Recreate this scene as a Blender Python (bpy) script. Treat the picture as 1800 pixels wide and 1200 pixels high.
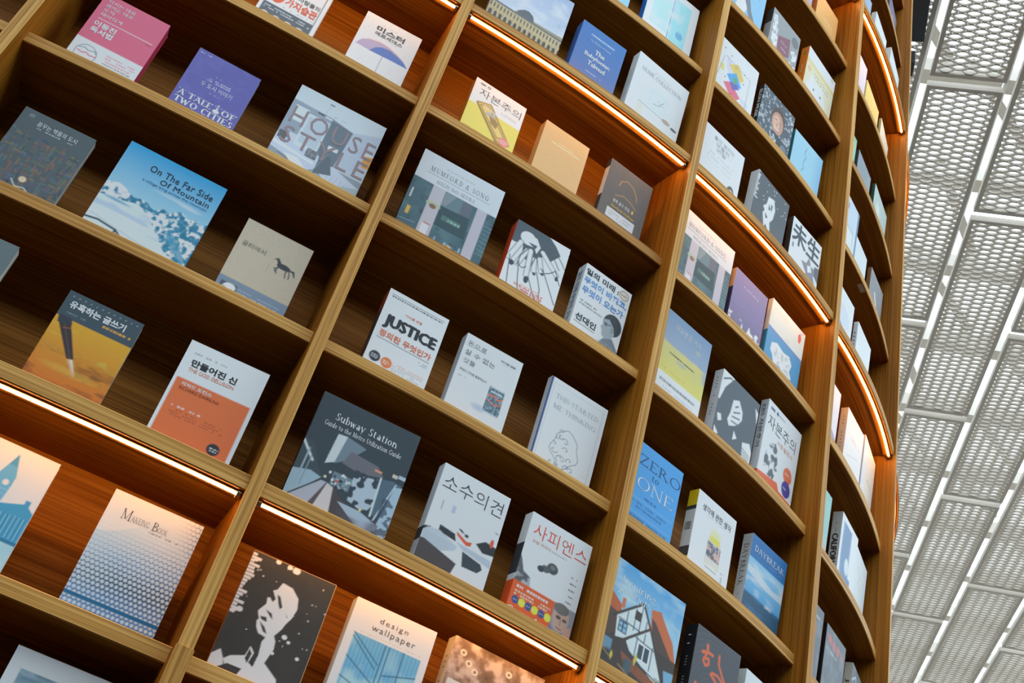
import bpy, math, random
import numpy as np
from mathutils import Matrix, Vector

# ------------------------------------------------------------------ scene, camera, world, exposure
for o in list(bpy.data.objects):
    bpy.data.objects.remove(o, do_unlink=True)
scene = bpy.context.scene
COL = scene.collection
S = 0.40            # one design unit in metres (a bay is about 1.8 units wide)
CAMZ = 1.60         # eye height above the floor


def W3(x, y, z):
    return (x * S, y * S, z * S + CAMZ)


cam_data = bpy.data.cameras.new('camera')
cam = bpy.data.objects.new('camera', cam_data)
COL.objects.link(cam)
FPX, AZ, PIT, ROLL = 2081.63, 0.24443877, 0.66702689, 0.29637474
cam_data.sensor_fit = 'HORIZONTAL'
cam_data.sensor_width = 36.0
cam_data.lens = FPX / 1800.0 * 36.0
cam_data.clip_end = 200
_f = Vector((math.sin(AZ) * math.cos(PIT), math.cos(AZ) * math.cos(PIT), math.sin(PIT)))
_r0 = Vector((math.cos(AZ), -math.sin(AZ), 0))
_u0 = _r0.cross(_f)
_r = math.cos(ROLL) * _r0 + math.sin(ROLL) * _u0
_u = -math.sin(ROLL) * _r0 + math.cos(ROLL) * _u0
cam.matrix_world = Matrix((( _r.x, _u.x, -_f.x, 0), (_r.y, _u.y, -_f.y, 0), (_r.z, _u.z, -_f.z, CAMZ), (0, 0, 0, 1)))
scene.camera = cam

world = bpy.data.worlds.new('bright_overcast_sky')
scene.world = world
world.use_nodes = True
wn = world.node_tree.nodes
wn['Background'].inputs[0].default_value = (0.76, 0.90, 1.0, 1)
wn['Background'].inputs[1].default_value = 3.5

scene.view_settings.view_transform = 'Standard'
scene.view_settings.look = 'None'
scene.view_settings.gamma = 1
scene.view_settings.use_curve_mapping = False
scene.view_settings.exposure = 0.0

scene.cycles.max_bounces = 6
scene.cycles.diffuse_bounces = 3
scene.cycles.glossy_bounces = 2
scene.cycles.caustics_reflective = False
scene.cycles.caustics_refractive = False

LED_POWER = 56.0

# ------------------------------------------------------------------ helpers


def lin(c):
    if isinstance(c, str):
        c = c.lstrip('#')
        c = tuple(int(c[i:i + 2], 16) / 255 for i in (0, 2, 4))
    return tuple(x / 12.92 if x <= 0.04045 else ((x + 0.055) / 1.055) ** 2.4 for x in c)


def tag(o, label=None, cat=None, group=None, kind=None):
    if label:
        o['label'] = label
    if cat:
        o['category'] = cat
    if group:
        o['group'] = group
    if kind:
        o['kind'] = kind
    return o


def empty(name, loc=(0, 0, 0)):
    o = bpy.data.objects.new(name, None)
    o.empty_display_size = 0.05
    o.location = loc
    COL.objects.link(o)
    return o


def link(name, me, parent=None):
    o = bpy.data.objects.new(name, me)
    COL.objects.link(o)
    if parent is not None:
        o.parent = parent
    return o


class MB:
    """collects polygons with uv and material index, builds ONE mesh"""

    def __init__(self):
        self.v, self.f, self.uv, self.mi, self.col = [], [], [], [], []

    def face(self, pts, uv=None, mi=0, col=None):
        b = len(self.v)
        self.v += [tuple(p) for p in pts]
        self.f.append(tuple(range(b, b + len(pts))))
        self.uv += list(uv) if uv else [(0, 0)] * len(pts)
        self.mi.append(mi)
        self.col += [col or (1, 1, 1)] * len(pts)

    def mesh(self, name, mats, merge=False, smooth=False):
        me = bpy.data.meshes.new(name)
        me.from_pydata(self.v, [], self.f)
        ul = me.uv_layers.new(name='UVMap')
        ul.data.foreach_set('uv', np.array(self.uv, 'f').ravel())
        ca = me.color_attributes.new('Col', 'FLOAT_COLOR', 'POINT')
        a = np.ones((len(self.v), 4), 'f')
        a[:, :3] = np.array(self.col, 'f')
        ca.data.foreach_set('color', a.ravel())
        for m in mats:
            me.materials.append(m)
        me.polygons.foreach_set('material_index', self.mi)
        if smooth:
            me.polygons.foreach_set('use_smooth', [True] * len(self.f))
        me.update()
        return me


# ------------------------------------------------------------------ materials
def new_mat(name):
    m = bpy.data.materials.new(name)
    m.use_nodes = True
    nt = m.node_tree
    return m, nt, nt.nodes['Principled BSDF']


def wood(name, dark, mid, light, rough=0.5):
    m, nt, bs = new_mat(name)
    N, L = nt.nodes.new, nt.links.new
    uv = N('ShaderNodeUVMap')
    oi = N('ShaderNodeObjectInfo')
    mul = N('ShaderNodeVectorMath'); mul.operation = 'SCALE'
    mul.inputs[0].default_value = (7.3, 3.1, 5.0)
    L(oi.outputs['Random'], mul.inputs['Scale'])
    add = N('ShaderNodeVectorMath'); add.operation = 'ADD'
    L(uv.outputs[0], add.inputs[0]); L(mul.outputs[0], add.inputs[1])

    def noise(sc, detail, dist):
        mp = N('ShaderNodeMapping'); mp.inputs['Scale'].default_value = sc
        L(add.outputs[0], mp.inputs[0])
        t = N('ShaderNodeTexNoise'); t.inputs['Scale'].default_value = 1
        t.inputs['Detail'].default_value = detail
        t.inputs['Distortion'].default_value = dist
        L(mp.outputs[0], t.inputs['Vector'])
        return t
    a = noise((1.4, 190, 1), 3, 0.3)       # long streaks
    b = noise((9, 600, 1), 2, 0.0)        # pores
    c = noise((0.9, 14, 1), 2, 0.8)        # broad figure
    m1 = N('ShaderNodeMath'); m1.operation = 'MULTIPLY'; m1.inputs[1].default_value = 0.55
    L(a.outputs[0], m1.inputs[0])
    m2 = N('ShaderNodeMath'); m2.operation = 'MULTIPLY_ADD'; m2.inputs[1].default_value = 0.2
    L(b.outputs[0], m2.inputs[0]); L(m1.outputs[0], m2.inputs[2])
    m3 = N('ShaderNodeMath'); m3.operation = 'MULTIPLY_ADD'; m3.inputs[1].default_value = 0.3
    L(c.outputs[0], m3.inputs[0]); L(m2.outputs[0], m3.inputs[2])
    rp = N('ShaderNodeValToRGB')
    e = rp.color_ramp.elements
    e[0].position = 0.38; e[0].color = (*dark, 1)
    e[1].position = 0.67; e[1].color = (*light, 1)
    k = e.new(0.53); k.color = (*mid, 1)
    L(m3.outputs[0], rp.inputs[0])
    L(rp.outputs[0], bs.inputs['Base Color'])
    bs.inputs['Roughness'].default_value = rough
    bs.inputs['Specular IOR Level'].default_value = 0.07
    bp = N('ShaderNodeBump'); bp.inputs['Strength'].default_value = 0.12
    bp.inputs['Distance'].default_value = 0.001
    L(m3.outputs[0], bp.inputs['Height']); L(bp.outputs[0], bs.inputs['Normal'])
    return m


M_VENEER = wood('oak_veneer', (0.18, 0.055, 0.004), (0.31, 0.110, 0.010), (0.43, 0.17, 0.020), 0.42)
M_EDGE = wood('oak_solid_edge', (0.33, 0.142, 0.034), (0.63, 0.315, 0.080), (0.82, 0.475, 0.15), 0.5)

M_PRINT, nt, bs = new_mat('printed_paper')
at = nt.nodes.new('ShaderNodeAttribute'); at.attribute_name = 'Col'
nt.links.new(at.outputs['Color'], bs.inputs['Base Color'])
bs.inputs['Roughness'].default_value = 0.5
bs.inputs['Specular IOR Level'].default_value = 0.25

M_PAGES, nt, bs = new_mat('page_edges')
tc = nt.nodes.new('ShaderNodeTexCoord')
mp = nt.nodes.new('ShaderNodeMapping'); mp.inputs['Scale'].default_value = (40, 1500, 8)
nt.links.new(tc.outputs['Object'], mp.inputs[0])
tn = nt.nodes.new('ShaderNodeTexNoise'); tn.inputs['Scale'].default_value = 1
nt.links.new(mp.outputs[0], tn.inputs['Vector'])
rp = nt.nodes.new('ShaderNodeValToRGB')
rp.color_ramp.elements[0].color = (0.42, 0.39, 0.33, 1); rp.color_ramp.elements[1].color = (0.8, 0.77, 0.7, 1)
nt.links.new(tn.outputs[0], rp.inputs[0]); nt.links.new(rp.outputs[0], bs.inputs['Base Color'])
bs.inputs['Roughness'].default_value = 0.8

M_LED, nt, bs = new_mat('warm_light_strip')
nt.nodes.remove(bs)
em = nt.nodes.new('ShaderNodeEmission')
em.inputs[0].default_value = (1.0, 0.53, 0.21, 1)
em.inputs[1].default_value = LED_POWER
nt.links.new(em.outputs[0], nt.nodes['Material Output'].inputs[0])

M_CAP, nt, bs = new_mat('bronze_end_cap')
bs.inputs['Base Color'].default_value = (0.45, 0.30, 0.17, 1)
bs.inputs['Metallic'].default_value = 1.0
bs.inputs['Roughness'].default_value = 0.3


def plain(name, col, rough=0.6, nscale=0, namp=0.0):
    m, nt, bs = new_mat(name)
    bs.inputs['Roughness'].default_value = rough
    if nscale:
        tc = nt.nodes.new('ShaderNodeTexCoord')
        tn = nt.nodes.new('ShaderNodeTexNoise'); tn.inputs['Scale'].default_value = nscale
        nt.links.new(tc.outputs['Object'], tn.inputs['Vector'])
        rp = nt.nodes.new('ShaderNodeValToRGB')
        rp.color_ramp.elements[0].color = (*[x * (1 - namp) for x in col], 1)
        rp.color_ramp.elements[1].color = (*[min(1, x * (1 + namp)) for x in col], 1)
        nt.links.new(tn.outputs[0], rp.inputs[0])
        nt.links.new(rp.outputs[0], bs.inputs['Base Color'])
    else:
        bs.inputs['Base Color'].default_value = (*col, 1)
    return m


M_PANEL = plain('painted_expanded_metal', (0.64, 0.57, 0.49), 0.55, 3, 0.05)
M_BEAM = plain('white_painted_steel', (0.82, 0.83, 0.82), 0.4, 5, 0.04)
M_TRUSS = plain('beige_painted_steel', (0.62, 0.57, 0.50), 0.5, 4, 0.06)
M_BLACK = plain('black_cabinet', (0.02, 0.022, 0.026), 0.5, 8, 0.2)
M_FLOOR = plain('low_bounce_floor', (0.014, 0.0135, 0.013), 0.7, 2, 0.15)  # unseen floor, near black to keep bounce off the shelf undersides
M_BOUNCE = plain('ceiling_bounce_floor', (0.30, 0.28, 0.25), 0.5, 2, 0.1)  # unseen floor area added as a reflector for the ceiling panels
M_WALL = plain('sky_blocking_wall', (0.035, 0.034, 0.032), 0.8, 1.5, 0.08)
M_TAPE = plain('tape_residue', (0.55, 0.47, 0.36), 0.7, 30, 0.2)

# ------------------------------------------------------------------ floor
mb = MB()
mb.face([(-9, -7, 0), (7, -7, 0), (7, 8, 0), (-9, 8, 0)], [(0, 0), (1, 0), (1, 1), (0, 1)])
tag(link('floor', mb.mesh('floor', [M_FLOOR])), 'unseen floor around the bookcase, kept dark so little light bounces under its shelves', kind='structure')
mb = MB()
mb.face([(7, -7, 0), (22, -7, 0), (22, 8, 0), (7, 8, 0)])
mb.face([(-9, 8, 0), (22, 8, 0), (22, 24, 0), (-9, 24, 0)])
tag(link('floor', mb.mesh('floor', [M_BOUNCE])), 'unseen pale floor added to bounce light up onto the ceiling panels', kind='structure')
HALL_H = 8.8  # unseen near-black walls, added so sky light comes only from above
for nm, (xa, ya, xb, yb), lab in (('wall_back', (-9, -7, 22, -7), 'unseen dark hall wall behind the viewer, added to block low sky light'),
                                  ('wall_left', (-9, 24, -9, -7), 'unseen dark hall wall left of the bookcase, added to block low sky light'),
                                  ('wall_right', (22, -7, 22, 24), 'unseen dark hall wall far to the right, added to block low sky light'),
                                  ('wall_far', (22, 24, -9, 24), 'unseen dark hall wall far behind the bookcase, added to block low sky light')):
    mb = MB()
    mb.face([(xa, ya, 0), (xb, yb, 0), (xb, yb, HALL_H), (xa, ya, HALL_H)], [(0, 0), (30, 0), (30, 9), (0, 9)])
    tag(link(nm, mb.mesh(nm, [M_WALL])), lab, kind='structure')

# ------------------------------------------------------------------ ceiling: staggered expanded-metal panels
HC = 18.0                       # ceiling height above the eye, design units
CA = math.radians(62.4)
E_ = Vector((math.cos(CA), math.sin(CA), 0)); N_ = Vector((-math.sin(CA), math.cos(CA), 0))


def C3(e, n, dz=0.0):
    p = E_ * (e * HC) + N_ * (n * HC)
    return Vector(W3(p.x, p.y, HC + dz * HC))


ceil_root = empty('ceiling', C3(1.3, -0.3))
tag(ceil_root, 'ceiling of staggered expanded metal panels under a bright skylight', kind='structure')
inv = Matrix.Translation(-ceil_root.location)

PW, PL = 0.0735, 0.336         # panel width, length (x ceiling height)
FR = 0.0042                    # frame bar
TH_P = 0.0030


def panel_mesh():
    k = HC * S
    mb = MB()
    P, Q = 0.0215, 0.00375
    g, h = P / 2 * 0.20, P / 2 * 0.80
    cell = [(h, 0), (g, Q), (-g, Q), (-h, 0), (-g, -Q), (g, -Q)]
    sc = (0.90, 0.70)
    cols = int(round((PW - FR) / (P / 2)))
    rows = int((PL - 2 * FR) / (2 * Q))
    for i in range(cols + 1):
        cx = -PW / 2 + FR * 0.6 + i * (PW - 1.2 * FR) / cols
        for j in range(rows + 1):
            cy = -PL / 2 + FR * 0.5 + (j + (0.5 if i % 2 else 0)) * 2 * Q
            if cy > PL / 2 - FR * 0.4:
                continue
            o, q = [], []
            for (x, y) in cell:
                lim = lambda X, Y: (max(-PW / 2 + .0008, min(PW / 2 - .0008, X)), max(-PL / 2 + .0008, min(PL / 2 - .0008, Y)))
                o.append(lim(cx + x, cy + y)); q.append(lim(cx + x * sc[0], cy + y * sc[1]))
            for a in range(6):
                b = (a + 1) % 6
                O1, O2, Q1, Q2 = o[a], o[b], q[a], q[b]
                # panel x runs across the strip (n), panel y along it (e)
                f = lambda p, z: (p[1] * k, p[0] * k, z * k)
                mb.face([f(O1, 0), f(O2, 0), f(Q2, 0), f(Q1, 0)])
                mb.face([f(Q1, 0), f(Q2, 0), f(Q2, TH_P), f(Q1, TH_P)])
    return mb.mesh('ceiling_panel', [M_PANEL])


def frame_mesh():
    k = HC * S
    mb = MB()

    def box(x0, x1, y0, y1, z0, z1):
        v = [(x, y, z) for x in (x0, x1) for y in (y0, y1) for z in (z0, z1)]
        for f in ((0, 1, 3, 2), (4, 6, 7, 5), (0, 4, 5, 1), (2, 3, 7, 6), (0, 2, 6, 4), (1, 5, 7, 3)):
            mb.face([(v[i][1] * k, v[i][0] * k, v[i][2] * k) for i in f])
    z0, z1 = -0.0012, TH_P + 0.004
    w, l = PW / 2, PL / 2
    box(-w, -w + FR, -l, l, z0, z1); box(w - FR, w, -l, l, z0, z1)
    box(-w + FR, w - FR, -l, -l + FR, z0, z1); box(-w + FR, w - FR, l - FR, l, z0, z1)
    return mb.mesh('panel_frame', [M_PANEL])


PM, FM = panel_mesh(), frame_mesh()
GAPS = [0.115, 0.030, -0.056, -0.140, -0.2205, -0.305, -0.393, -0.485, -0.577, -0.669]
OFFS = {0: .56, 1: .739, 2: .56, 3: .738, 4: .5585, 5: .737, 6: .612, 7: .79, 8: .612}
rot_m = Matrix.Rotation(CA, 4, 'Z')
for s in range(len(GAPS) - 1):
    n0, n1 = GAPS[s], GAPS[s + 1]
    cn = (n0 + n1) / 2
    wsc = (abs(n1 - n0) - 0.0095) / PW
    per = 0.3475
    e0 = OFFS[s] - per
    for j in range(6):
        ce = e0 + (j + .5) * per
        if ce < .35 or ce > 2.5:
            continue
        o = link('ceiling_panel', PM, ceil_root)
        # local x = along strip (e), local y = across (n)
        o.matrix_local = Matrix.Translation(C3(ce, cn) - ceil_root.location) @ rot_m @ Matrix.Diagonal((1, wsc, 1, 1))
        fr = link('panel_frame', FM, o)
# white rails hung above the gaps, and a beige truss above the panels
mbx = {}


def ceil_box(name, e0, n0, e1, n1, w, z, t, mat):
    a, b = C3(e0, n0, z), C3(e1, n1, z)
    d = (b - a); d.z = 0; d.normalize()
    sd = Vector((-d.y, d.x, 0)) * (w * HC * S / 2)
    up = Vector((0, 0, t * HC * S))
    c = ceil_root.location
    P = [a - sd, a + sd, b + sd, b - sd]
    lo = [p - c for p in P]; hi = [p + up - c for p in P]
    mb = MB()
    mb.face(lo); mb.face(hi[::-1])
    for i in range(4):
        j = (i + 1) % 4
        mb.face([lo[i], hi[i], hi[j], lo[j]])
    return link(name, mb.mesh(name, [mat]), ceil_root)


for g in GAPS[1:-1]:
    ceil_box('hanging_rail', .3, g + .0022, 2.6, g + .0022, .0036, .012, .006, M_BEAM)
rng = random.Random(5)
for e in np.arange(.36, 2.5, .135):
    ceil_box('purlin', e, .12, e + .03, -.67, .018, .055, .02, M_TRUSS)
for i, e in enumerate(np.arange(.36, 2.5, .135)):
    for n in (.05, -.07, -.19, -.31, -.43, -.55):
        if rng.random() < .75:
            ceil_box('brace', e, n, e + .135, n - .06 - rng.random() * .05, .011, .075, .01, M_TRUSS)

# ------------------------------------------------------------------ the curved bookcase
UP = [[-1.7221, 4.6659, -0.0573], [0.2634, 4.6933, 0.0679], [2.0898, 4.9589, 0.2603], [3.7481, 5.6443, 0.5142], [5.1095, 6.6877, 0.7875]]
ZL = {-6: 12.5304, -5: 11.4193, -4: 10.3173, -3: 9.2158, -2: 8.1572, -1: 7.1221, 0: 6.1416, 1: 5.1635, 2: 4.2395, 3: 3.3243, 4: 2.4785, 5: 1.6297}
for j in range(6, 11):
    ZL[j] = ZL[j - 1] - 0.85
for j in range(-7, -10, -1):
    ZL[j] = ZL[j + 1] + 1.11
# one more upright on each side
a, b = UP[0], UP[1]
UP.insert(0, [a[0] - 1.99 * math.cos(-.11), a[1] + 1.99 * .11, -0.17])
ph = UP[-1][2]
for q in range(2):
    x, y, ph = UP[-1]
    m = ph + .14
    UP.append([x + 1.70 * math.cos(m), y + 1.70 * math.sin(m), ph + .28])
T_UP, R_S, R_L, R_B = 0.0662, 0.0947, 0.0221, 0.50
ZTOP, ZBOT = ZL[-9] + .12, -CAMZ / S
JOINT = 1.69


def upt(k, s, rec, z):
    x, y, ph = UP[k]
    er = (math.sin(ph), -math.cos(ph)); et = (math.cos(ph), math.sin(ph))
    return (x - er[0] * rec + et[0] * s * T_UP / 2, y - er[1] * rec + et[1] * s * T_UP / 2, z)


def bay_arc(k, rec, n, inset=0.0):
    a = np.array(upt(k, 1, rec, 0)[:2]); b = np.array(upt(k + 1, -1, rec, 0)[:2])
    ch = b - a; L = np.linalg.norm(ch); e = ch / L
    nr = np.array([e[1], -e[0]])
    turn = UP[k + 1][2] - UP[k][2]
    R = L / 2 / math.sin(turn / 2)
    al0 = turn / 2 * (1 - 2 * inset / L)
    al = np.linspace(-al0, al0, n)
    return (a + b) / 2 + np.outer(R * np.sin(al), e) + np.outer(R * np.cos(al) - R * math.cos(turn / 2), nr)


case = empty('bookcase', W3(UP[2][0], UP[2][1], ZBOT))
tag(case, 'tall curved oak bookcase with glowing light strips under every fourth shelf', 'bookcase')
CL = Vector(case.location)


def loc3(x, y, z):
    p = W3(x, y, z)
    return (p[0] - CL.x, p[1] - CL.y, p[2] - CL.z)


# uprights, in two lengths with a visible joint
for k in range(len(UP)):
    for (z0, z1, grow) in ((ZBOT, JOINT, .006), (JOINT, ZTOP, 0.0)):
        mb = MB()
        x, y, ph = UP[k]
        er = (math.sin(ph), -math.cos(ph)); et = (math.cos(ph), math.sin(ph))

        def q(s, rec, z):
            return loc3(x - er[0] * rec + et[0] * s, y - er[1] * rec + et[1] * s, z)
        t = T_UP / 2 + grow
        b = .004
        prof = [(-t, .53), (-t, b - grow), (-t + b, -grow), (t - b, -grow), (t, b - grow), (t, .53)]
        mats = [0, 1, 1, 1, 0, 0]
        for i in range(6):
            (s0, r0), (s1, r1) = prof[i], prof[(i + 1) % 6]
            w = math.hypot(s1 - s0, r1 - r0) * S
            zz = (z0 * S, z1 * S)
            mb.face([q(s0, r0, z0), q(s1, r1, z0), q(s1, r1, z1), q(s0, r0, z1)],
                    [(zz[0], i * .7), (zz[0], i * .7 + w), (zz[1], i * .7 + w), (zz[1], i * .7)], mats[i])
        mb.face([q(s, r, z0) for s, r in prof][::-1], [(s * S, r * S) for s, r in prof][::-1], 1)
        mb.face([q(s, r, z1) for s, r in prof], [(s * S, r * S) for s, r in prof], 1)
        link('upright', mb.mesh('upright', [M_VENEER, M_EDGE]), case)

NARC = 17
SHELF_T = 0.075
for k in range(len(UP) - 1):
    # back panels, one sheet per bay between shelves would never be told apart: one curved sheet per bay
    A = bay_arc(k, R_B, NARC)
    Bk = bay_arc(k, R_B + .03, NARC)
    ul = np.concatenate([[0], np.cumsum(np.linalg.norm(np.diff(A, axis=0), axis=1))]) * S
    mb = MB()
    for i in range(NARC - 1):
        for P, fl in ((A, False), (Bk, True)):
            pts = [loc3(*P[i], ZBOT), loc3(*P[i + 1], ZBOT), loc3(*P[i + 1], ZTOP), loc3(*P[i], ZTOP)]
            uv = [(ul[i], ZBOT * S), (ul[i + 1], ZBOT * S), (ul[i + 1], ZTOP * S), (ul[i], ZTOP * S)]
            mb.face(pts[::-1] if fl else pts, uv[::-1] if fl else uv)
    link('back_panel', mb.mesh('back_panel', [M_VENEER]), case)
    for j, z in ZL.items():
        led = (j % 4 == 0)
        rec = R_L if led else R_S
        zb = z - (.0499 if led else 0)
        zt = z + (.030 if led else SHELF_T)
        F0 = bay_arc(k, rec, NARC); F1 = bay_arc(k, rec + .006, NARC); G = bay_arc(k, R_B, NARC)
        ul = np.concatenate([[0], np.cumsum(np.linalg.norm(np.diff(F0, axis=0), axis=1))]) * S
        d = .005
        prof = [(G, zt), (F1, zt), (F0, zt - d), (F0, zb + d), (F1, zb), (G, zb)]
        mats = [0, 1, 1, 1, 0]
        vv = [0, .3, .301, .301 + (zt - zb) * S, .45, .45 + .2]
        mb = MB()
        for i in range(NARC - 1):
            for c in range(5):
                (P0, h0), (P1, h1) = prof[c], prof[c + 1]
                mb.face([loc3(*P0[i], h0), loc3(*P1[i], h1), loc3(*P1[i + 1], h1), loc3(*P0[i + 1], h0)],
                        [(ul[i], vv[c]), (ul[i], vv[c + 1]), (ul[i + 1], vv[c + 1]), (ul[i + 1], vv[c])], mats[c])
        sh = link('shelf', mb.mesh('shelf', [M_VENEER, M_EDGE]), case)
        if not led:
            continue
        # a wooden batten under the front edge carries a half-round light strip along its front
        rt = 0.0070
        zc = zb - .008
        ba, bb = bay_arc(k, rec + .024, NARC), bay_arc(k, rec + .078, NARC)
        mb = MB()
        for i in range(NARC - 1):
            mb.face([loc3(*ba[i], zc), loc3(*ba[i + 1], zc), loc3(*bb[i + 1], zc), loc3(*bb[i], zc)], [(ul[i], 0), (ul[i + 1], 0), (ul[i + 1], .022), (ul[i], .022)])
            mb.face([loc3(*ba[i], zb), loc3(*ba[i + 1], zb), loc3(*ba[i + 1], zc), loc3(*ba[i], zc)], [(ul[i], .03), (ul[i + 1], .03), (ul[i + 1], .034), (ul[i], .034)])
            mb.face([loc3(*bb[i], zc), loc3(*bb[i + 1], zc), loc3(*bb[i + 1], zb), loc3(*bb[i], zb)], [(ul[i], .04), (ul[i + 1], .04), (ul[i + 1], .044), (ul[i], .044)])
        link('batten', mb.mesh('batten', [M_VENEER]), sh)
        TC = bay_arc(k, rec + .036, 21, .022)
        zc -= rt * .7
        # outward normals along the arc
        tn = np.gradient(TC, axis=0); tn /= np.linalg.norm(tn, axis=1)[:, None]
        on = np.stack([tn[:, 1], -tn[:, 0]], 1)

        def ring(i, ang, r=rt):
            return loc3(TC[i, 0] + on[i, 0] * math.cos(ang) * r, TC[i, 1] + on[i, 1] * math.cos(ang) * r, zc + math.sin(ang) * r)
        glow = MB()
        nl = 6
        ab = np.linspace(-math.pi - .6, .6, nl + 1)
        for i in range(len(TC) - 1):
            for c in range(nl):
                glow.face([ring(i, ab[c]), ring(i + 1, ab[c]), ring(i + 1, ab[c + 1]), ring(i, ab[c + 1])])
        link('light_strip', glow.mesh('light_strip', [M_LED]), sh)
        for i, sg in ((0, -1), (len(TC) - 1, 1)):
            cap = MB()
            n = 14
            off = np.append(tn[i] * sg * .014, 0)
            rc = .021

            def cpt(ang, r, o):
                p = np.array([TC[i, 0] + on[i, 0] * math.cos(ang) * r, TC[i, 1] + on[i, 1] * math.cos(ang) * r, zc + math.sin(ang) * r]) + off * o
                return loc3(*p)
            an = [q * 2 * math.pi / n for q in range(n)]
            f = [cpt(t, rc, 1) for t in an]
            cap.face(f if sg > 0 else f[::-1])
            for q in range(n):
                w = (q + 1) % n
                cap.face([cpt(an[q], rc, -.3), cpt(an[w], rc, -.3), cpt(an[w], rc, 1), cpt(an[q], rc, 1)])
            link('end_cap', cap.mesh('end_cap', [M_CAP]), sh)

# a torn tape mark left under one shelf of the far bay
sh_z = ZL[-1]
P = bay_arc(4, R_S + .012, 33); Q = bay_arc(4, R_S + .05, 33)
mb = MB()
mb.face([loc3(*P[12], sh_z - .003), loc3(*P[14], sh_z - .003), loc3(*Q[14], sh_z - .003), loc3(*Q[12], sh_z - .003)])
mb.face([loc3(*P[12], sh_z - .0005), loc3(*Q[12], sh_z - .0005), loc3(*Q[14], sh_z - .0005), loc3(*P[14], sh_z - .0005)])
link('tape_mark', mb.mesh('tape_mark', [M_TAPE]), case)

# ------------------------------------------------------------------ printed covers
GAIN = 1.30


def C_(c):
    a = np.array(lin(c))
    sat = (a.max() - a.min()) / max(a.max(), 1e-4)
    return np.clip(a * GAIN * (1 + sat * np.array([.22, .06, -.04])), 0, .86)


_tc = bpy.data.curves.new('type_setter', 'FONT')
_tc.resolution_u = 2
_to = bpy.data.objects.new('type_setter', _tc)
_ts = bpy.data.scenes.new('type_bench')      # a bench of its own keeps the evaluation cheap
_ts.collection.objects.link(_to)
_cache = {}



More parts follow.
